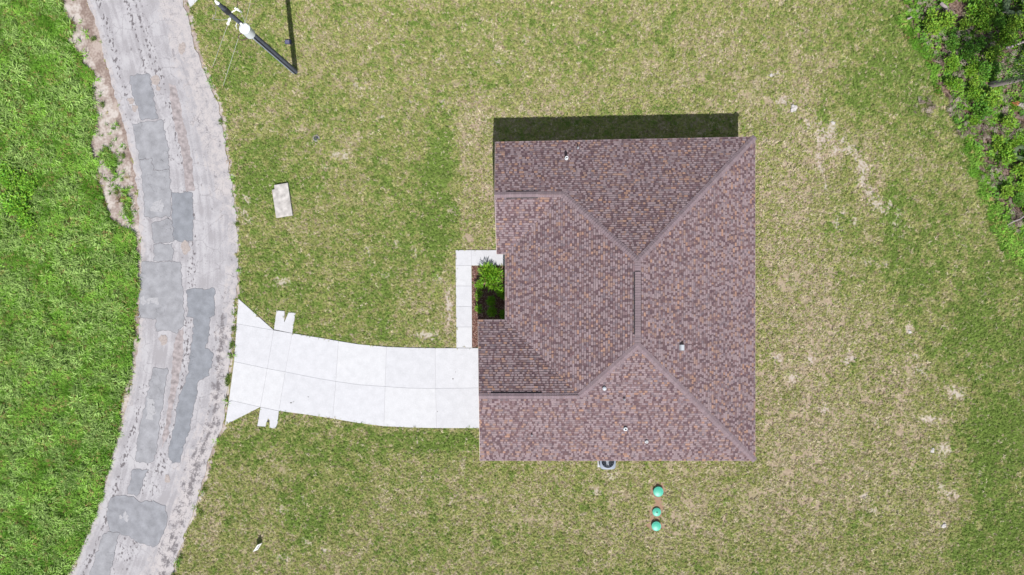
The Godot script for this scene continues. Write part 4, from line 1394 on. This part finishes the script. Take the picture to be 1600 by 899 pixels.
# ------------------------------------------------------------------ leaves
func bush_mesh(leaves: int, size: Vector3, long: float, wide: float, tone: Color, vary: float, spiky := 0.0) -> ArrayMesh:
	var s := Shape.new()
	var lobes := []
	for k in 7:
		var a := rng.randf() * TAU
		var r := rng.randf_range(0.15, 0.62)
		lobes.append([Vector3(cos(a) * r, rng.randf_range(0.3, 0.85), sin(a) * r), rng.randf_range(0.28, 0.5)])
	for k in leaves:
		var lobe: Array = lobes[rng.randi() % 7]
		var d := Vector3(rng.randfn(), absf(rng.randfn()) * 0.9, rng.randfn()).normalized()
		var p: Vector3 = lobe[0] + d * lobe[1] * pow(rng.randf(), 0.45)
		p = Vector3(p.x * size.x, p.y * size.y, p.z * size.z)
		var out := (d + Vector3(rng.randfn(), rng.randfn() * 0.6, rng.randfn()) * 0.6 + Vector3(0, spiky, 0)).normalized()
		var up := (Vector3.UP + Vector3(rng.randfn(), 0, rng.randfn()) * 0.5)
		up = (up - out * up.dot(out)).normalized()
		var t := rng.randf_range(1.0 - vary, 1.0 + vary)
		var yellow := rng.randf_range(0.8, 1.35)
		s.tint = Color(tone.r * t * yellow, tone.g * t, tone.b * t)
		var q := rng.randf_range(0.7, 1.25)
		s.leaf(p, out, up, long * q, wide * q)
	return s.mesh(mats["leaf"])

func stems_mesh(size: Vector3) -> ArrayMesh:
	var s := Shape.new()
	for k in 6:
		var a := rng.randf() * TAU
		var r := rng.randf_range(0.2, 0.6)
		s.tube([Vector3(0, -0.05, 0), Vector3(cos(a) * r * 0.4 * size.x, size.y * 0.4, sin(a) * r * 0.4 * size.z), Vector3(cos(a) * r * size.x, size.y * 0.85, sin(a) * r * size.z)], [0.02, 0.014, 0.006], 5, false)
	return s.mesh(mats["twig"])

func make_bed() -> void:
	mats["leaf"] = vertex_mat(0.55, 0.35, 0.5)
	mats["twig"] = grainy(Color(0.13, 0.10, 0.08), 0.7, 1.3, 2.0, 160)
	# wood chips
	var chip := Shape.new()
	chip.box(Vector3(-0.035, 0, -0.011), Vector3(0.035, 0.012, 0.011))
	var spots := []
	for k in 5200:
		var p := Vector3(rng.randf_range(-2.62, -0.1), 0, rng.randf_range(-1.5, 3.95))
		if kind_at(p.x, p.z) == BED:
			spots.append(p)
	var chips := [seen_as(186, 142, 132), seen_as(150, 106, 98), seen_as(206, 176, 164), seen_as(120, 84, 78)]
	var mm := scatter("mulch", chip.mesh(vertex_mat(0.9, 0.2)), spots.size())
	var buf := PackedFloat32Array()
	for p in spots:
		var b := Basis.from_euler(Vector3(rng.randf_range(-0.4, 0.4), rng.randf() * TAU, rng.randf_range(-0.4, 0.4))) * Basis.from_scale(Vector3.ONE * rng.randf_range(0.7, 1.5))
		push(buf, Transform3D(b, p + Vector3(0, -0.012 + rng.randf() * 0.015, 0)), chips[rng.randi() % 4])
	mm.multimesh.buffer = buf
	tag(mm, "reddish wood chip mulch of the planting bed", "mulch", "", "stuff")
	# planted shrubs
	var plants := [
		[766, 434, Vector3(0.86, 0.42, 0.9), 900, 0.36, 0.055, "large bright green narrow leaved shrub beside the corner of the front walk"],
		[750, 446, Vector3(0.32, 0.5, 0.32), 260, 0.2, 0.04, "small shrub at the left edge of the planting bed, below the bright one"],
		[784, 460, Vector3(0.36, 0.6, 0.42), 380, 0.24, 0.045, "shaded dark shrub against the house wall in the planting bed"],
		[769, 470, Vector3(0.36, 0.55, 0.36), 380, 0.22, 0.045, "shaded shrub in the middle of the planting bed"],
		[748, 462, Vector3(0.26, 0.4, 0.34), 200, 0.18, 0.035, "small yellow green shrub on the left of the planting bed's shade line"],
		[749, 482, Vector3(0.24, 0.4, 0.34), 200, 0.18, 0.035, "small dark shrub at the lower left of the planting bed"],
		[769, 488, Vector3(0.34, 0.45, 0.34), 320, 0.22, 0.045, "spreading shaded shrub near the garage corner of the planting bed"],
		[786, 490, Vector3(0.28, 0.45, 0.28), 240, 0.2, 0.04, "shaded shrub in the inner corner of the planting bed by the garage"],
	]
	for v in plants:
		var o := thing("garden_shrub", v[6], "shrub", at(v[0], v[1]), "shrubs of the planting bed")
		put_mesh("foliage", bush_mesh(v[3], v[2], v[4], v[5], Color(0.14, 0.31, 0.022), 0.4, 0.3), o)
		put_mesh("stem", stems_mesh(v[2]), o)

func scatter(called: String, m: Mesh, count: int) -> MultiMeshInstance3D:
	var mm := MultiMesh.new()
	mm.transform_format = MultiMesh.TRANSFORM_3D
	mm.use_colors = true
	mm.mesh = m
	mm.instance_count = count
	var o := MultiMeshInstance3D.new()
	o.multimesh = mm
	o.name = numbered(called)
	add_child(o)
	return o

func push(buf: PackedFloat32Array, t: Transform3D, c: Color) -> void:
	var b := t.basis
	buf.append_array(PackedFloat32Array([b.x.x, b.y.x, b.z.x, t.origin.x, b.x.y, b.y.y, b.z.y, t.origin.y, b.x.z, b.y.z, b.z.z, t.origin.z, c.r, c.g, c.b, 1.0]))

# ------------------------------------------------------------------ the overgrown corner
func make_brush() -> void:
	var tones := [Color(0.125, 0.27, 0.022), Color(0.085, 0.22, 0.025), Color(0.16, 0.30, 0.03)]
	var protos := []
	for k in 6:
		var size := Vector3(rng.randf_range(0.6, 0.85), rng.randf_range(0.5, 0.9), rng.randf_range(0.6, 0.85))
		protos.append([bush_mesh(620, size, 0.13, 0.075, tones[k % 3], 0.4), stems_mesh(size)])
	var hues := ["yellow green", "mid green", "pale lime"]
	var gaps := [[1448, 12, 12], [1472, 25, 10], [1460, 55, 13], [1478, 88, 14], [1512, 62, 13], [1505, 96, 10], [1492, 124, 9], [1442, 170, 10], [1490, 168, 9], [1508, 205, 8], [1530, 195, 14], [1545, 205, 12], [1550, 270, 14], [1552, 60, 16], [1550, 100, 14], [1590, 80, 14], [1575, 120, 12], [1565, 165, 10], [1585, 345, 8], [1590, 200, 14]]
	var placed := []
	var tries := 0
	var made := []
	while placed.size() < 105 and tries < 6000:
		tries += 1
		var px := rng.randf_range(1405, 1680)
		var py := rng.randf_range(-45, 440)
		var p := at(px, py)
		if kind_at(p.x - 0.25, p.z) != BRUSH or kind_at(p.x - 0.4, p.z + 0.4) != BRUSH:
			continue
		var ok := true
		for g in gaps:
			if Vector2(px - g[0], py - g[1]).length() < g[2]:
				ok = false
		for q in placed:
			if q.distance_to(p) < 0.7:
				ok = false
		if not ok:
			continue
		placed.append(p)
		var k := rng.randi() % 6
		var grow := rng.randf_range(0.65, 1.2)
		var big := "small" if grow < 0.83 else ("large" if grow > 1.02 else "middling")
		var zone := "at the top edge, left of the fan palms" if py < 50 and px < 1540 else ("round the fan palms in the shaded corner" if py < 125 and px >= 1540 else ("between the lawn and the leaning trunk" if py < 160 else ("below the broken stump" if py < 280 else "at the lower end of the overgrown strip")))
		var words := "%s %s leafy shrub %s" % [big, hues[k % 3], zone]
		var o := thing("shrub", words, "shrub", p, words.replace("shrub", "shrubs"), rng.randf() * TAU)
		o.scale = Vector3.ONE * grow
		put_mesh("foliage", protos[k][0], o)
		put_mesh("stem", protos[k][1], o)
	# bush standing in the long grass on the far side of the road
	var weed := bush_mesh(900, Vector3(0.95, 0.42, 0.95), 0.16, 0.085, Color(0.14, 0.32, 0.03), 0.45)
	var weed_stem := stems_mesh(Vector3(0.9, 0.4, 0.9))
	for v in [[16, 272, 1.1, "upper leafy weed clump of the group in the long grass left of the road"], [44, 292, 0.8, "leafy weed clump nearest the road in the group in the long grass"], [26, 318, 1.25, "largest leafy weed clump in the long grass left of the road"], [48, 348, 0.8, "lowest leafy weed clump of the group in the long grass left of the road"], [6, 342, 0.8, "leafy weed clump at the left edge of the photo in the long grass"]]:
		var fb := thing("leafy_weed", v[3], "weed", at(v[0], v[1]), "leafy weeds in the long grass", v[0] * 0.7)
		fb.scale = Vector3(v[2], v[2], v[2] * 1.15)
		put_mesh("foliage", weed, fb)
		put_mesh("stem", weed_stem, fb)
	# low leaves over the floor of it
	var clump := Shape.new()
	for k in 14:
		var a := rng.randf() * TAU
		var d := Vector3(cos(a), rng.randf_range(0.15, 0.9), sin(a)).normalized()
		var up := Vector3.UP - d * d.y
		clump.tint = Color(1, 1, 1)
		clump.leaf(Vector3(cos(a) * 0.05, 0.02 + rng.randf() * 0.08, sin(a) * 0.05), d, up.normalized(), rng.randf_range(0.09, 0.16), rng.randf_range(0.05, 0.08))
	var ins := []
	var patch := noise(171, 0.5, 3)
	for k in 9000:
		var p := at(rng.randf_range(1385, 1690), rng.randf_range(-45, 450))
		if kind_at(p.x, p.z) == BRUSH and patch.get_noise_2d(p.x, p.z) + rng.randf() * 0.5 > 0.02:
			ins.append(p)
	var under := scatter("undergrowth", clump.mesh(mats["leaf"]), ins.size())
	var buf := PackedFloat32Array()
	for p in ins:
		var c: Color = tones[rng.randi() % 3]
		var t := rng.randf_range(0.6, 1.25)
		push(buf, Transform3D(Basis(Vector3.UP, rng.randf() * TAU) * Basis.from_scale(Vector3.ONE * rng.randf_range(0.6, 1.4)), p), Color(c.r * t, c.g * t, c.b * t))
	under.multimesh.buffer = buf
	tag(under, "low weeds covering the floor of the overgrown corner", "weeds", "", "stuff")
	# dead twigs and litter in the gaps
	var twig := Shape.new()
	for k in 7:
		var a := rng.randf() * TAU
		var o := Vector3(rng.randf_range(-0.12, 0.12), rng.randf_range(0.0, 0.1), rng.randf_range(-0.12, 0.12))
		var d := Vector3(cos(a), rng.randf_range(-0.15, 0.3), sin(a)) * rng.randf_range(0.15, 0.35)
		twig.tube([o - d * 0.5, o + d * 0.1 + Vector3(0, 0.02, 0), o + d * 0.5], [0.012, 0.009, 0.004], 4, false)
	var tm := vertex_mat(0.95, 0.2)
	var spots := []
	for g in gaps:
		for k in (18 if g[0] < 1520 else 30):
			var a := rng.randf() * TAU
			var r: float = sqrt(rng.randf()) * (g[2] + 7.0)
			spots.append(at(g[0] + cos(a) * r, g[1] + sin(a) * r))
	for k in 350:
		var p := at(rng.randf_range(1400, 1690), rng.randf_range(-45, 440))
		if kind_at(p.x, p.z) == BRUSH:
			spots.append(p)
	var dead := scatter("dead_twigs", twig.mesh(tm), spots.size())
	buf = PackedFloat32Array()
	var browns := [seen_as(204, 184, 174), seen_as(172, 152, 142), seen_as(226, 210, 198), seen_as(146, 126, 114)]
	for p in spots:
		push(buf, Transform3D(Basis.from_euler(Vector3(rng.randf_range(-0.3, 0.3), rng.randf() * TAU, rng.randf_range(-0.3, 0.3))) * Basis.from_scale(Vector3.ONE * rng.randf_range(0.6, 1.3)), p + Vector3(0, rng.randf() * 0.25, 0)), browns[rng.randi() % 4])
	dead.multimesh.buffer = buf
	tag(dead, "tangle of dead grey brown twigs in the overgrown corner", "dead twigs", "", "stuff")
	# fallen wood
	var bark := grainy(seen_as(198, 184, 186), 0.6, 1.25, 0.9, 175, 0.95, 5)
	for v in [[1466, 8, 1476, 18, 0.11, "short pale grey log end lying among the top shrubs"], [1578, 25, 1562, 22, 0.06, "thin grey branch lying beside the fan palm"], [1414, 32, 1421, 30, 0.06, "short white stick at the edge of the mown lawn"], [1566, 78, 1602, 66, 0.09, "grey fallen branch in the shaded upper right corner"], [1596, 338, 1570, 352, 0.05, "thin pale branch lying at the lower end of the shrubs"]]:
		var p := at(v[0], v[1])
		var q := at(v[2], v[3]) - p
		var l := Shape.new()
		var r: float = v[4]
		l.tube([Vector3(0, 0.3, 0), q * 0.33 + Vector3(0, 0.36, 0.04), q * 0.7 + Vector3(0, 0.34, -0.03), q + Vector3(0, 0.28, 0)], [r, r * 0.95, r * 0.85, r * 0.7], 10)
		var o := put("fallen_log", l, bark)
		o.position = p
		tag(o, v[5], "log")
	# standing dead trunk that leans out of the frame, with what is left of its crown
	var foot := at(1549, 132)
	var snag := thing("dead_tree", "leaning bare grey trunk standing at the right edge of the photo", "tree", foot)
	var tip := at(1700, 104, 7.5) - foot
	var tr := Shape.new()
	tr.tube([Vector3(0, -0.1, 0), tip * 0.3 + Vector3(0, 0.1, 0), tip * 0.65, tip], [0.21, 0.18, 0.14, 0.07], 12)
	put("trunk", tr, bark, snag)
	var limbs := Shape.new()
	var crown := Shape.new()
	for k in 24:
		var f := rng.randf_range(0.5, 1.0)
		var a := TAU * k / 24.0 + rng.randf()
		var d := Vector3(cos(a), rng.randf_range(0.1, 0.7), sin(a)) * rng.randf_range(0.9, 2.3)
		limbs.tube([tip * f, tip * f + d * 0.5 + Vector3(0, 0.12, 0), tip * f + d], [0.05, 0.03, 0.012], 6, false)
		for j in 190:
			var e := Vector3(rng.randfn(), rng.randfn(), rng.randfn()) * 0.36
			var dd := e.normalized()
			var upv := Vector3.UP - dd * dd.y
			var t := rng.randf_range(0.7, 1.2)
			crown.tint = Color(0.05 * t, 0.11 * t, 0.02 * t)
			crown.leaf(tip * f + d * rng.randf_range(0.5, 1.1) + e, dd, upv.normalized() if upv.length() > 0.01 else Vector3.RIGHT, 0.16, 0.06)
	put("limbs", limbs, bark, snag)
	put("crown", crown, mats["leaf"], snag)
	# broken stump with fresh orange wood
	var st := thing("broken_stump", "broken stump showing orange wood below the leaning trunk", "stump", at(1590, 166))
	var stem := Shape.new()
	stem.tube([Vector3(0.5, 0.1, 0.12), Vector3(0.1, 0.28, 0.0), Vector3(-0.22, 0.36, -0.06)], [0.16, 0.15, 0.12], 10)
	put("stem", stem, bark, st)
	var raw := Shape.new()
	for k in 9:
		var o := Vector3(-0.2, 0.36, -0.05) + Vector3(rng.randf_range(-0.05, 0.05), rng.randf_range(-0.08, 0.09), rng.randf_range(-0.1, 0.1))
		raw.tube([o, o + Vector3(-0.3 - rng.randf() * 0.2, rng.randf_range(0.02, 0.16), rng.randf_range(-0.12, 0.04))], [0.035, 0.006], 5)
	put("splinters", raw, grainy(seen_as(226, 158, 104), 0.8, 1.2, 1.5, 177), st)
	# fan palms at the top edge
	var frond_mat := vertex_mat(0.5, 0.4, 0.3)
	var pl := [[1579, 14, 1.0, "grey green fan palm at the top edge above the shaded corner"], [1592, 40, 0.7, "smaller fan palm in the shaded upper right corner"], [1590, 240, 0.6, "small fan palm among the shrubs at the right edge"]]
	for v in pl:
		var o := thing("fan_palm", v[3], "palm", at(v[0], v[1]))
		var size: float = v[2]
		for k in 7:
			var a := TAU * k / 7.0 + rng.randf() * 0.5
			var lift := rng.randf_range(0.4, 1.0)
			var hub := Vector3(cos(a) * 0.35, 0.35 + lift * 0.25, sin(a) * 0.35) * size
			var fr := Shape.new()
			fr.tint = Color(0.02, 0.06, 0.02)
			fr.tube([Vector3(0, 0, 0), hub], [0.014, 0.01], 5, false)
			for j in 15:
				var b := a + (j - 7) * 0.17
				var d := Vector3(cos(b), 0.15 - absf(j - 7) * 0.02, sin(b)).normalized()
				var t := rng.randf_range(0.8, 1.25)
				fr.tint = Color(0.075 * t, 0.11 * t, 0.055 * t)
				fr.leaf(hub, d, (Vector3.UP - d * d.y).normalized(), 0.62 * size, 0.05 * size)
			put("frond", fr, frond_mat, o)

# ------------------------------------------------------------------ grit and grass
func make_bare_spots() -> void:
	pass

func blade_clump(blades: int, long: float, wide: float, spread: float, rise: float, s: int) -> Shape:
	var r := RandomNumberGenerator.new()
	r.seed = s
	var c := Shape.new()
	for k in blades:
		var a := r.randf() * TAU
		var out := Vector3(cos(a), 0, sin(a))
		var o := Vector3(r.randf_range(-1, 1), 0, r.randf_range(-1, 1)) * spread
		var l := long * r.randf_range(0.6, 1.25)
		var up := rise * r.randf_range(0.5, 1.4)
		var p0 := o
		var p1 := o + out * l * 0.45 + Vector3(0, l * up, 0)
		var p2 := o + out * l + Vector3(0, l * up * r.randf_range(0.5, 1.1), 0)
		var side := Vector3(-out.z, 0, out.x) * wide * r.randf_range(0.7, 1.3)
		var t := r.randf_range(0.75, 1.25)
		c.tint = Color(t, t, t)
		c.quad(p0 - side * 0.5, p0 + side * 0.5, p1 + side * 0.5, p1 - side * 0.5, Vector3.UP)
		c.facing(p1 - side * 0.5, p1 + side * 0.5, p2, Vector3.UP)
	return c

func make_grass() -> void:
	# mown lawn: green, yellowing and dead tufts
	var lm := vertex_mat(0.8, 0.2, 0.25)
	var clump := blade_clump(9, 0.085, 0.016, 0.05, 0.45, 200).mesh(lm)
	var f1 := noise(201, 0.22, 4)
	var f2 := noise(202, 1.1, 3)
	var f3 := noise(203, 3.5, 2)
	var lean := noise(204, 0.5, 2)
	var greens := [seen_as(154, 168, 92), seen_as(172, 175, 106), seen_as(132, 158, 76), seen_as(190, 187, 128)]
	var tans := [seen_as(208, 192, 160), seen_as(184, 166, 136), seen_as(224, 211, 182)]
	var buf := PackedFloat32Array()
	var tall := PackedFloat32Array()
	var step := 0.082
	var z := -23.9
	while z < 23.8:
		var x := -39.9
		while x < 39.8:
			var px := x + rng.randf() * step
			var pz := z + rng.randf() * step
			x += step
			var k := kind_at(px, pz)
			if k == LAWN:
				var g := 0.75 + coarse(lush, px, pz) * 0.68 + f1.get_noise_2d(px, pz) * 0.42 + f2.get_noise_2d(px, pz) * 0.62 + f3.get_noise_2d(px * 0.8, pz * 0.8) * 0.35
				var bare := coarse(dry_sand, px, pz) + f2.get_noise_2d(px + 40.0, pz) * 0.55 + f3.get_noise_2d(px, pz) * 0.95
				var hole := f2.get_noise_2d(px * 0.9 + 19.0, pz * 0.9) * 1.5 + f3.get_noise_2d(px + 9.0, pz) * 0.7 + g * 0.55
				if bare > 0.6 + rng.randf() * 0.25:
					continue
				if hole < -0.2 and rng.randf() < 0.85:
					continue
				var c: Color
				if rng.randf() < clampf(0.27 + g * 0.78, 0.40, 0.95):
					c = greens[rng.randi() % 2]
					if g > 0.8 + rng.randf() * 0.5:
						c = greens[2]
					elif rng.randf() < 0.28:
						c = greens[3]
				else:
					c = tans[rng.randi() % 3]
				var t := rng.randf_range(0.8, 1.28)
				var sc := (rng.randf_range(0.7, 1.3) + 0.7 * pow(rng.randf(), 5.0)) * (1.1 + 0.2 * clampf(g - 0.4, -0.5, 1.0))
				var yaw := rng.randf() * TAU
				var b := Basis(Vector3.UP, yaw) * Basis.from_scale(Vector3(sc, sc * rng.randf_range(0.6, 1.6), sc))
				push(buf, Transform3D(b, Vector3(px, -0.025, pz)), Color(c.r * t * 1.34, c.g * t * 1.34, c.b * t * 1.34))
			elif (k == FIELD and rng.randf() < 0.85) or (k == SAND and rng.randf() < 0.035):
				var a := lean.get_noise_2d(px, pz) * 5.0
				var g := f1.get_noise_2d(px * 1.6, pz * 1.6) + f2.get_noise_2d(px * 0.6, pz * 0.6) * 0.8
				var c := seen_as(140, 188, 74).lerp(seen_as(104, 156, 46), clampf(0.5 - g * 1.1, 0, 1))
				if rng.randf() < 0.07:
					c = seen_as(176, 166, 104)
				var t := 0.62 + 1.0 * pow(rng.randf(), 1.4)
				if rng.randf() < 0.05:
					c = seen_as(150, 122, 84)
				var streak := 1.55 if k == FIELD and px < -24.0 and rng.randf() < 0.16 * clampf(0.6 + f1.get_noise_2d(px * 2.0 + 70.0, pz * 2.0) * 3.0, 0.0, 1.5) else 1.0
				if streak > 1.5:
					c = seen_as(150, 182, 100)
				var sc := streak * rng.randf_range(0.6, 1.4) * (1.0 + 0.6 * clampf(g, -0.3, 0.5))
				var b := Basis(Vector3(cos(a), 0, sin(a)), rng.randf_range(0.1, 0.55)) * Basis(Vector3.UP, rng.randf() * TAU) * Basis.from_scale(Vector3.ONE * sc)
				push(tall, Transform3D(b, Vector3(px, -0.03, pz)), Color(c.r * t * 1.42, c.g * t * 1.42, c.b * t * 1.42))
		z += step
	for w in [[366, 514], [364, 538], [363, 541], [361, 556], [357, 594], [356, 597], [357, 590], [176, 270], [182, 300], [300, 16], [193, 245], [160, 165], [148, 60], [345, 190], [371, 350], [314, 800], [321, 765], [272, 900], [284, 870]]:
		for k in 6:
			var p := at(w[0] + rng.randf_range(-2.5, 2.5), w[1] + rng.randf_range(-4.0, 4.0))
			push(tall, Transform3D(Basis(Vector3.UP, rng.randf() * TAU) * Basis.from_scale(Vector3.ONE * rng.randf_range(0.5, 0.9)), p + Vector3(0, 0.01, 0)), seen_as(120, 150, 60))
	var o := scatter("lawn_grass", clump, buf.size() / 16)
	o.multimesh.buffer = buf
	tag(o, "mown patchy lawn grass, green and straw coloured, all round the house", "grass", "", "stuff")
	var tm := vertex_mat(0.6, 0.3, 0.4)
	var t := scatter("long_grass", blade_clump(13, 0.21, 0.02, 0.05, 0.7, 210).mesh(tm), tall.size() / 16)
	t.multimesh.buffer = tall
	tag(t, "long lush green grass left of the road", "grass", "", "stuff")
	print("grass ", buf.size() / 16, " + ", tall.size() / 16)
